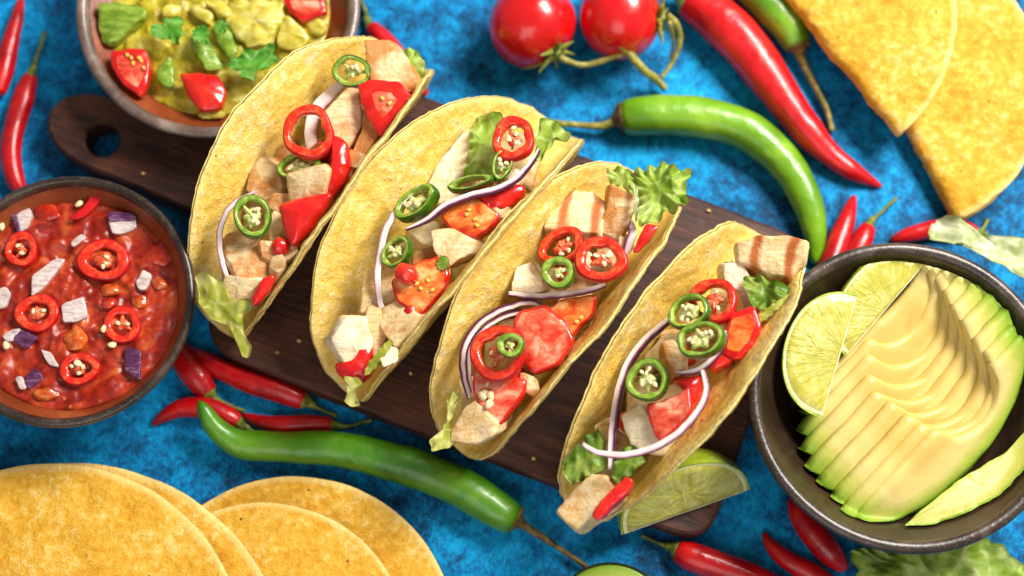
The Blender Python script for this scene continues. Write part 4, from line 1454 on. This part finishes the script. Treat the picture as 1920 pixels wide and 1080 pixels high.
gd([(110, 20), (300, 25), (480, 60), (460, 140), (330, 240), (200, 370), (130, 340), (105, 240)], 'avgreen', 'large dark green avocado cube at the bowl wall', .010, .004, (-.1, 0))
gd([(650, 430), (700, 570), (680, 690), (620, 680), (525, 610), (580, 520)], 'avgreen', 'triangular grey green avocado piece above the tomato in the guacamole', .008, .004)
gd([(800, 280), (890, 230), (980, 330), (1085, 500), (1050, 560), (940, 540), (850, 390)], 'avgreen', 'long green avocado piece between cilantro leaves', .009, .004)
gd([(985, 210), (1080, 165), (1140, 250), (1190, 390), (1130, 470), (1050, 340)], 'avgreen', 'narrow green avocado wedge beside the long avocado piece', .009, .004)
gd([(1570, 110), (1680, 200), (1780, 310), (1650, 400), (1500, 380), (1490, 290)], 'avyellow', 'pale avocado cube with green tip beside the taco shell', .010, .004)
gd([(920, 0), (1080, 0), (1160, 105), (1110, 160), (1000, 80)], 'avyellow', 'pale yellow avocado stick at the top of the guacamole', .008, .005)
gd([(1120, 0), (1540, 0), (1550, 110), (1450, 330), (1290, 390), (1170, 280), (1110, 190)], 'avyellow', 'large mashed yellow avocado lump in the guacamole', .012, .005, amp=.0016)
gd([(800, 30), (900, 30), (1010, 120), (980, 200), (860, 130)], 'avyellow', 'yellow avocado wedge beside the pale stick', .008, .003)
gd([(590, 60), (700, 20), (760, 60), (720, 130), (620, 140)], 'avyellow', 'small yellow avocado lump above a cilantro leaf', .008, .003)
gd([(1700, 170), (1860, 130), (1880, 260), (1790, 290)], 'avyellow', 'yellow avocado piece below the tomato at the bowl wall', .008, .002)
gd([(870, 880), (1080, 850), (1090, 920), (900, 940)], 'avyellow', 'yellow avocado lump at the lower edge of the guacamole', .006, .001)


def gt(pts, lab, cut, seeds=(), T=.010, lift=.004, cap=None):
    P = cpoly(5, pts)
    t = tomato_piece(P, plate_z(GZ + lift), T, lab, cpoly(5, seeds) if seeds else (), 'tomatoflesh', cut, group='tomato pieces in the guacamole')
    if cap:
        vs, f, m, c = pillow(cpoly(5, cap), plate_z(GZ + lift + .0010), T * .6, amp=.0002)
        mk('flesh', vs, f, MT['tomatoflesh'], t)
    return t


gt([(220, 420), (300, 405), (460, 405), (480, 500), (470, 620), (420, 720), (300, 640), (225, 510)], 'tomato quarter with seeds at the wall of the guacamole bowl', 9, [(335, 440), (365, 465), (430, 460), (460, 535), (440, 480), (380, 500)])
gt([(760, 590), (880, 590), (1020, 600), (1075, 700), (1040, 830), (900, 840), (810, 720)], 'red tomato cube with a pink cut face in the guacamole', 12, cap=[(880, 595), (1020, 600), (1035, 690), (1000, 800), (930, 810), (890, 700)])
gt([(1570, 0), (1840, 0), (1865, 90), (1700, 150), (1610, 80)], 'tomato piece beside the pale avocado cube in the guacamole', 9)


def cil(pts, lab, **kw):
    return leaf(cpoly(5, pts), plate_z(GZ + .009), 'cilantro', lab, amp=.0012, k=6, crump=.0012, name='cilantro_leaf', cat='cilantro', group='cilantro leaves', jag=.12, step=.0006, **kw)


cil([(500, 240), (560, 190), (620, 200), (600, 150), (680, 150), (720, 120), (770, 160), (760, 220), (790, 280), (740, 310), (735, 355), (690, 340), (650, 300), (600, 310), (540, 290)], 'small cilantro leaf in the guacamole')
cil([(1110, 520), (1180, 450), (1240, 440), (1250, 380), (1340, 400), (1400, 370), (1440, 330), (1490, 350), (1480, 420), (1530, 460), (1450, 520), (1400, 560), (1330, 560), (1330, 630), (1260, 610), (1190, 600), (1230, 550), (1160, 560)], 'large cilantro leaf beside the taco shell')
cil([(840, 250), (900, 205), (950, 215), (985, 260), (960, 300), (985, 350), (930, 360), (900, 330), (860, 330)], 'cilantro sprig on the long green avocado piece')
cil([(1000, 190), (1060, 160), (1110, 180), (1120, 230), (1080, 260), (1030, 250)], 'tiny cilantro leaf on the narrow avocado wedge')

CONTAIN[0] = None
# ------------------------------------------------------------------ avocado in the right bowl
def avocado_slices():
    ORD = ['', 'second', 'third', 'fourth', 'fifth', 'sixth', 'seventh', 'eighth']
    th_d = unit(U(1860, 560, .048) - U(1640, 800, .042))      # along the slices
    sh = unit(np.cross(th_d, V(0, 0, 1)))                    # across the slices, towards the full face
    if np.dot(sh, U(1750, 900, .03) - U(1700, 740, .03)) < 0:
        sh = -sh
    be = math.radians(30)
    dv = math.cos(be) * sh - math.sin(be) * V(0, 0, 1)
    nn = math.sin(be) * sh + math.cos(be) * V(0, 0, 1)
    # ridge (where the flat edge meets the stone hollow), left tip and right end of each slice, in pixels
    rows = [((1750, 800), (1604, 970), (1884, 715), (1945, 660), .034), ((1728, 787), (1566, 950), (1881, 694), (1924, 637), .034), ((1700, 775), (1543, 918), (1859, 675), (1910, 604), .034),
            ((1668, 752), (1522, 892), (1840, 645), (1894, 578), .033), ((1645, 727), (1506, 868), (1820, 612), (1872, 548), .033), ((1632, 697), (1499, 835), (1795, 580), (1851, 515), .032),
            ((1626, 662), (1496, 803), (1772, 548), (1818, 482), .032), ((1628, 632), (1505, 770), (1750, 530), (1796, 474), .031), ((1640, 600), (1530, 730), (1730, 515), (1760, 452), .031)]
    N, K = 64, 9
    for i, (rg, lt, hr, rt_, z) in enumerate(rows):
        z = .045 - .0007 * i
        O = U(*rg, z)
        p0 = O
        tl = np.dot(U(*lt, z - .005) - O, th_d)
        th_ = np.dot(U(*hr, z + .003) - O, th_d)
        tr = np.dot(U(*rt_, z + .005) - O, th_d)
        ts = tl + (tr - tl) * (.5 - .5 * np.cos(np.linspace(0, math.pi, N)))
        depth = .0245 if i == 0 else .030
        T = .0060
        grid, uvs = [], []
        for side in (0, 1):
            for a, t in enumerate(ts):
                f = (t - tl) / (tr - tl)
                bot = depth * (1 - abs(2 * f - 1) ** 2.3) ** .62 + .0002
                top = 0.0
                if 0 < t < th_:
                    g = t / th_
                    top = .92 * th_ * math.sqrt(max(0, g * (1 - g))) * (1 if i < 7 else (.75 if i == 7 else .12))
                top = min(top, bot * .62)
                top += .0016 * max(0, 1 - f / .06) ** 2
                for b in range(K):
                    w = b / (K - 1)
                    d = top + (bot - top) * w
                    e = min(1, w * 6, (1 - w) * 6)
                    off = (T / 2 - (.0009 * (1 - e) ** 2)) * (1 if side == 0 else -1)
                    p = O + th_d * t + dv * d + nn * off
                    p = p + .0004 * nvec(p, 160, i) + .00015 * nvec(p, 700, i)
                    p = p - V(0, 0, 1) * .004 * max(0, 1 - f / .25) ** 2
                    grid.append(p)
                    uvs.append((f, min((1 - w) * (bot - top) / .011 if i else (bot - d) / .018, f * 3.0 + .03, (1 - f) * 3.2 + .02)))
        n = N * K
        fs = []
        for sd_ in (0, 1):
            for a in range(N - 1):
                for b in range(K - 1):
                    q = [sd_ * n + a * K + b, sd_ * n + (a + 1) * K + b, sd_ * n + (a + 1) * K + b + 1, sd_ * n + a * K + b + 1]
                    fs.append(q if sd_ else q[::-1])
        for a in range(N - 1):
            fs.append((a * K, (a + 1) * K, n + (a + 1) * K, n + a * K))
            fs.append((a * K + K - 1, n + a * K + K - 1, n + (a + 1) * K + K - 1, (a + 1) * K + K - 1))
        for b in range(K - 1):
            fs.append((b, n + b, n + b + 1, b + 1))
            e0 = (N - 1) * K
            fs.append((e0 + b, e0 + b + 1, n + e0 + b + 1, n + e0 + b))
        o = mk('avocado_slice', grid, fs, MT['avocado'], uv=uvs)
        tag(o, 'avocado slice with a broad smooth yellow face, topmost of the fan' if i == 0 else ('avocado slice with a pointed green tip at the far end of the fan' if i == 8 else ORD[i] + ' avocado slice of the fan, counted from the broad smooth face'),
            'avocado', 'fanned avocado slices')


CONTAIN[0] = in_bowl(AC, AR, .5, .85, .052)
avocado_slices()
vs, f, m, c = pillow([(1693, 986), (1730, 955), (1790, 905), (1850, 868), (1900, 838), (1930, 800), (1945, 830), (1915, 880), (1870, 930), (1810, 962), (1745, 984)], (U(1800, 920, .041), unit(V(-.08, .10, 1))), .008, amp=.0005)
uv = [(0, .03 if r < 6 else (.12 if r < 8 else (.3 if r < 10 else .6))) for r in range(len(PROF)) for _ in range(m)]
tag(mk('avocado_slice', vs, f, MT['avocado'], uv=uv), 'loose crescent avocado slice lying below the fanned row', 'avocado', 'fanned avocado slices')
lime_wedge((1608, 553), (1541, 784), (1468, 655), .050, .044, .048, 'lime wedge in front, resting on the rim side of the avocado bowl', 65, 2.)
lime_wedge((1741, 487), (1586, 668), (1606, 512), .047, .042, .050, 'lime wedge behind, tucked against the avocado fan', 65, 3.)

CONTAIN[0] = None
# ------------------------------------------------------------------ tomatoes on the vine
def vine_tomatoes():
    c1, c2 = U(998, 46, .020), U(1163, 32, .020)
    t = thing('vine_tomatoes', V((c1[0] + c2[0]) / 2, c1[1], 0), 'two glossy red tomatoes joined by a green vine stem', 'tomatoes')
    for c, R, calp in ((c1, 83, (1045, 100)), (c2, 80, (1255, 35))):
        r = R * pxm(c)
        d = unit(U(*calp, .024) - c)
        q = Vector(d).to_track_quat('Z', 'Y')
        vs = []
        n1, n2 = 40, 56
        for i in range(n1 + 1):
            a = math.pi * i / n1
            for k in range(n2):
                b = 2 * math.pi * k / n2
                rr = 1 - .10 * math.exp(-(a / .28) ** 2) + .012 * math.cos(5 * b) * math.sin(a)
                v = q @ Vector((math.sin(a) * math.cos(b) * rr, math.sin(a) * math.sin(b) * rr, .95 * math.cos(a) * rr))
                vs.append((c[0] + r * v[0], c[1] + r * v[1], max(.0, c[2] + r * v[2])))
        tm = mk('tomato', vs, gridfaces(n1 + 1, n2), MT['tomato'], t)
        # calyx of narrow curled sepals on the stem side
        base = c + d * r * .88
        bx = unit(np.cross(d, V(0, 0, 1)))
        by = np.cross(d, bx)
        cv, cf = [], []
        for k in range(6):
            a = 2 * math.pi * k / 6 + .3
            o = bx * math.cos(a) + by * math.sin(a)
            L = random.uniform(.0075, .012)
            pth = spline([base, base + o * L * .5 + d * .0016, base + o * L + d * .0030], 12)
            v, f = tube(pth, np.interp(np.linspace(0, 1, 12), [0, .4, 1], [.0012, .0014, .0003]), 8)
            cf += [tuple(j + len(cv) for j in q2) for q2 in f]
            cv += list(v)
        v, f = tube(spline([base - d * .001, base + d * .0035], 6), [.0028, .0030, .0028, .0022, .0018, .0014], 12)
        cf += [tuple(j + len(cv) for j in q2) for q2 in f]
        cv += list(v)
        mk('calyx', cv, cf, MT['calyx'], tm)
    P = lambda *a: np.array([U(x, y, z) for x, y, z in a])
    for nm, pts, rad in (('stem', P((1148, 52, .030), (1160, 80, .027), (1178, 98, .022), (1205, 130, .016), (1232, 150, .008), (1247, 166, .004)), (9, 8, 9, 8, 8, 7)),
                         ('stem', P((1176, 97, .022), (1140, 110, .020), (1095, 122, .018), (1060, 112, .021), (1046, 102, .023)), (6, 5.5, 5.5, 5.5, 6)),
                         ('stem', P((1240, 145, .008), (1262, 115, .010), (1275, 75, .016), (1268, 45, .022), (1253, 30, .026)), (5, 5, 6, 6, 7)),
                         ('stem', P((1255, 40, .026), (1262, 78, .014), (1258, 110, .008)), (5, 4, 2)),
                         ('stem', P((1046, 104, .023), (1010, 122, .020), (978, 130, .015)), (4, 3, 2))):
        s = pxm(pts[0])
        pa = spline(pts, 40)
        v, f = tube(pa, np.interp(np.linspace(0, 1, 40), np.linspace(0, 1, len(rad)), rad) * s, 12)
        v = np.array([q + .0004 * nvec(q, 250, 2.) for q in v])
        mk(nm, v, f, MT['palestem'], t)


vine_tomatoes()

# ------------------------------------------------------------------ chilies
chili([(1286, -2), (1335, 28), (1395, 85), (1455, 165), (1510, 240), (1550, 285), (1600, 322), (1655, 351)], [34, 41, 42, 37, 29, 23, 17, 4], [(1262, -8), (1235, -40)], 'bigchili',
      'large glossy red chili pointing away from the vine tomatoes', group='large chilies', cap='darkgreen', cal_len=30)
chili([(1163, 222), (1215, 217), (1300, 218), (1385, 238), (1455, 290), (1500, 350), (1525, 420), (1530, 500)], [33, 38, 38, 37, 34, 31, 25, 10], [(1130, 236), (1080, 234), (1015, 229)], 'greenchili',
      'curved light green chili arching beside the large red chili', group='large chilies', cap='calyxbrown', stemmat='palestem', cal_len=16, stem_r=(9, 6, 7))
chili([(1497, 88), (1475, 45), (1440, 5), (1390, -50), (1340, -110)], [27, 35, 38, 36, 20], [(1500, 105), (1530, 165), (1550, 205), (1560, 245)], 'greenchili',
      'straight green chili above the large red chili with a long drooping stem', group='large chilies', cap='calyxbrown', stemmat='palestem', cal_len=18, stem_r=(9, 6, 5))
chili([(968, 975), (930, 955), (860, 912), (760, 872), (640, 843), (530, 838), (450, 832), (408, 806), (388, 778), (372, 750)], [31, 36, 38, 37, 34, 30, 27, 22, 16, 8], [(990, 990), (1040, 1022), (1100, 1063)], 'darkgreen',
      'long dark green chili lying between the board and the tortillas', group='large chilies', cap='calyxbrown', stemmat='calyxbrown', cal_len=14, stem_r=(9, 6, 5), zs=[.0075, .0085, .009, .009, .0085, .008, .009, .0115, .0145, .017])
SM = 'small red chilies'
kw = dict(group=SM, stem_r=(6, 3.5, 4))
chili([(-8, 175), (8, 130), (22, 70), (33, 30), (40, -5)], [18, 19, 16, 12, 5], None, 'chili', 'small red chili at the table edge beyond the stemmed one', **kw)
chili([(58, 142), (45, 180), (28, 235), (20, 285), (28, 335), (45, 370)], [14, 20, 20, 19, 18, 10], [(66, 115), (76, 88), (84, 60)], 'chili', 'small red chili with green stem above the salsa bowl', **kw)
chili([(694, 50), (712, 68), (740, 100), (775, 150), (800, 180)], [14, 19, 20, 17, 8], [(690, 35), (678, 5), (660, -20)], 'chili', 'small red chili behind the taco beside the salsa bowl', **kw)
chili([(392, 738), (368, 705), (345, 672), (320, 630)], [18, 26, 25, 14], [(405, 748), (430, 760), (460, 772)], 'chili', 'short fat red chili emerging from under the salsa bowl', **kw)
chili([(573, 752), (530, 735), (470, 715), (410, 690), (350, 660), (320, 645)], [18, 23, 23, 20, 14, 6], [(590, 762), (608, 770), (632, 781)], 'chili', 'long red chili beside the board edge', **kw)
chili([(448, 793), (425, 780), (385, 765), (340, 765), (305, 782), (285, 798)], [15, 19, 20, 17, 11, 3], [(458, 800), (470, 806), (487, 812)], 'chili', 'curved red chili under the tip of the dark green chili', **kw)
chili([(622, 796), (585, 795), (530, 797), (490, 791), (455, 777)], [14, 17, 18, 14, 4], [(632, 800), (660, 798), (697, 787)], 'chili', 'short red chili resting along the dark green chili', **kw)
chili([(1530, 560), (1552, 510), (1572, 455), (1590, 405), (1602, 366)], [20, 24, 22, 16, 5], None, 'chili', 'small red chili with its tip rising beside the avocado bowl', **kw)
chili([(1628, 425), (1616, 450), (1600, 485), (1580, 530)], [15, 21, 21, 16], [(1634, 415), (1655, 395), (1680, 372)], 'chili', 'small red chili with thin stem beside the avocado bowl', **kw)
chili([(1830, 436), (1800, 428), (1750, 430), (1700, 442), (1670, 452)], [12, 17, 18, 14, 6], [(1838, 436), (1845, 425), (1852, 412)], 'chili', 'small red chili under the pale lettuce leaf', **kw)
chili([(1268, 1030), (1300, 1045), (1360, 1066), (1430, 1090), (1500, 1120)], [21, 27, 28, 25, 12], [(1255, 1026), (1230, 1016), (1203, 1005)], 'chili', 'red chili with green stem below the lime wedge', **kw)
chili([(1560, 1105), (1520, 1075), (1475, 1050), (1448, 1025), (1430, 998)], [20, 21, 18, 13, 4], None, 'chili', 'thin red chili pointing at the avocado bowl'.replace('pointing at', 'lying below'), **kw)
chili([(1585, 1066), (1560, 1040), (1525, 1000), (1500, 965), (1485, 935)], [12, 24, 25, 22, 12], None, 'chili', 'fat red chili tucked under the avocado bowl', **kw)

# ------------------------------------------------------------------ loose tortillas
def circle_fit(pts):
    P = np.array(pts, float)
    A_ = np.c_[2 * P, np.ones(len(P))]
    s = np.linalg.lstsq(A_, (P ** 2).sum(1), rcond=None)[0]
    return s[0], s[1], math.sqrt(s[2] + s[0] ** 2 + s[1] ** 2)


def tostada(pts, z, tilt, label, seed, R=None):
    """flat crisp tortilla whose visible rim runs through the pixel points"""
    n = unit(V(tilt[0], tilt[1], 1))
    p0 = U(pts[len(pts) // 2][0], pts[len(pts) // 2][1], z)
    Q = np.array([on_plane(x, y, p0, n) for x, y in pts])
    ex = unit(np.cross(V(0, 1, 0), n))
    ey = np.cross(n, ex)
    L = np.c_[(Q - p0) @ ex, (Q - p0) @ ey]
    cx, cy, r = circle_fit(L)
    c = p0 + ex * cx + ey * cy
    inn, out, uvq = [], [], []
    rings, ns = 46, 220
    for i in range(rings + 1):
        q = (i / (rings - 2)) ** .85 * .988 if i <= rings - 2 else (.995 if i == rings - 1 else 1.0)
        for k in range(ns):
            uvq.append((q, 0))
            th = 2 * math.pi * k / ns
            rr = q * r * (1 + .006 * nz((math.cos(th) * 3, math.sin(th) * 3, 0), 1.3, seed))
            u, v = rr * math.cos(th), rr * math.sin(th)
            w = .0022 * nz((u, v, 0), 28, seed) + .0008 * nz((u, v, 0), 110, seed) + .0003 * nz((u, v, 0), 420, seed)
            tk = .0022 * (1 - .45 * max(0, (q - .985) / .015) ** 2)
            p = c + ex * u + ey * v + n * w
            inn.append(p + n * tk / 2)
            out.append(p - n * tk / 2)
    m = len(inn)
    f = gridfaces(rings + 1, ns)
    fb = [tuple(reversed([a + m for a in q])) for q in f]
    e = rings * ns
    rim = [(e + j, m + e + j, m + e + (j + 1) % ns, e + (j + 1) % ns) for j in range(ns)]
    vs = np.array(inn + out)
    vs[:, 2] = np.maximum(vs[:, 2], .0006)
    o = mk('corn_tortilla', vs, f + fb + rim, MT['tostada'], uv=uvq + uvq)
    print(label, 'r', round(r, 4), 'z', vs[:, 2].min().round(4), vs[:, 2].max().round(4))
    return tag(o, label, 'tortilla', 'loose crisp tortillas')


tostada([(378, 947), (450, 912), (520, 899), (590, 897), (650, 908), (705, 933), (752, 970), (790, 1010), (832, 1080)], .0075, (.0, .02), 'round corn tortilla lowest in the pile beside the dark green chili', 1.)
tostada([(400, 958), (460, 946), (520, 945), (590, 960), (650, 990), (700, 1035), (728, 1075)], .0125, (.02, .04), 'round corn tortilla lying on the lowest one of the pile', 2.)
tostada([(30, 880), (120, 868), (220, 879), (290, 898), (340, 922), (376, 946)], .015, (.03, .03), 'corn tortilla showing only a thin rim under the topmost one', 3., )
tostada([(0, 884), (60, 873), (130, 868), (200, 880), (270, 912), (330, 957), (380, 1005), (415, 1050), (432, 1080)], .020, (.03, .03), 'round corn tortilla topmost in the pile, near the salsa bowl', 4.)


def folded(tip, edge_far, rim_pts, z, label, seed, gap=.006):
    """folded taco shell lying on its side; fold runs from tip to edge_far"""
    a, b = U(*tip, z), U(*edge_far, z)
    d = unit(b - a)
    d[2] = 0
    yaw = math.atan2(d[1], d[0])
    R = .0670
    # place: the fold's end (u=-R) at the tip
    c = a + d * R * .985
    side = U(*rim_pts, z) - a
    ew = V(math.sin(yaw), -math.cos(yaw), 0)
    lean = -math.pi / 2 + .10 if np.dot(side, ew) > 0 else math.pi / 2 - .10
    vs, fs, at2, ea = shell_mesh((c[0], c[1]), yaw, lean, R, gap, .06, 0.0, z, seed=seed, wave=.0012)
    o = mk('folded_tortilla', vs, fs, MT['tostada'], uv=at2.uv)
    return tag(o, label, 'taco shell', 'loose folded shells')


folded((1797, 416), (1655, 130), (1915, 300), .0008, 'folded corn shell pointing at the lettuce leaf, under the other', 5., .0035)
folded((1688, 250), (1482, -5), (1775, 0), .0135, 'folded corn shell lying on top beside the green chili', 6., .004)

# ------------------------------------------------------------------ loose lettuce and the halved avocado
leaf([(1740, 418), (1775, 410), (1810, 420), (1840, 442), (1930, 448), (2010, 470), (2020, 560), (1930, 530), (1885, 505), (1820, 470), (1745, 450)], plate_z(.026), 'lettucepale', 'pale lettuce leaf behind the avocado bowl', amp=.002, k=5, crump=.004, cs=45, group='loose lettuce leaves')
leaf([(1588, 1032), (1650, 1030), (1760, 1020), (1850, 1008), (1885, 1025), (1915, 1060), (1940, 1120), (1750, 1150), (1590, 1120), (1600, 1070)], plate_z(.010), 'lettuce', 'crinkled green lettuce leaf below the avocado bowl', amp=.004, k=9, crump=.006, cs=55, group='loose lettuce leaves', rings=20)


def half_avocado():
    c = U(1140, 1150, .0)
    s = pxm(c)
    a, b, h = 100 * s, 88 * s, .020
    t = thing('avocado_half', c, 'halved avocado with dark skin below the lime wedge', 'avocado')
    vs = []
    for i in range(20):
        q = math.pi / 2 * i / 19
        for k in range(64):
            th = 2 * math.pi * k / 64
            vs.append(c + V(a * math.sin(q) * math.cos(th), b * math.sin(q) * math.sin(th), h * (1 - math.cos(q)) + .0))
    for k in range(64):
        th = 2 * math.pi * k / 64
        vs.append(c + V(a * .955 * math.cos(th), b * .955 * math.sin(th), h + .0012))
    mk('skin', vs, gridfaces(21, 64), MT['avskin'], t)
    vs, uv = [], []
    for r, z in ((.96, 0), (.955, .0008), (.9, .001), (.7, .001), (.45, .001), (.36, -.002), (.2, -.007), (0, -.009)):
        for k in range(64):
            th = 2 * math.pi * k / 64
            vs.append(c + V(a * r * math.cos(th), b * r * math.sin(th), h + z))
            uv.append((0, (1 - r) * .75))
    mk('flesh', vs, gridfaces(8, 64), MT['avocado'], t, uv=uv)


half_avocado()
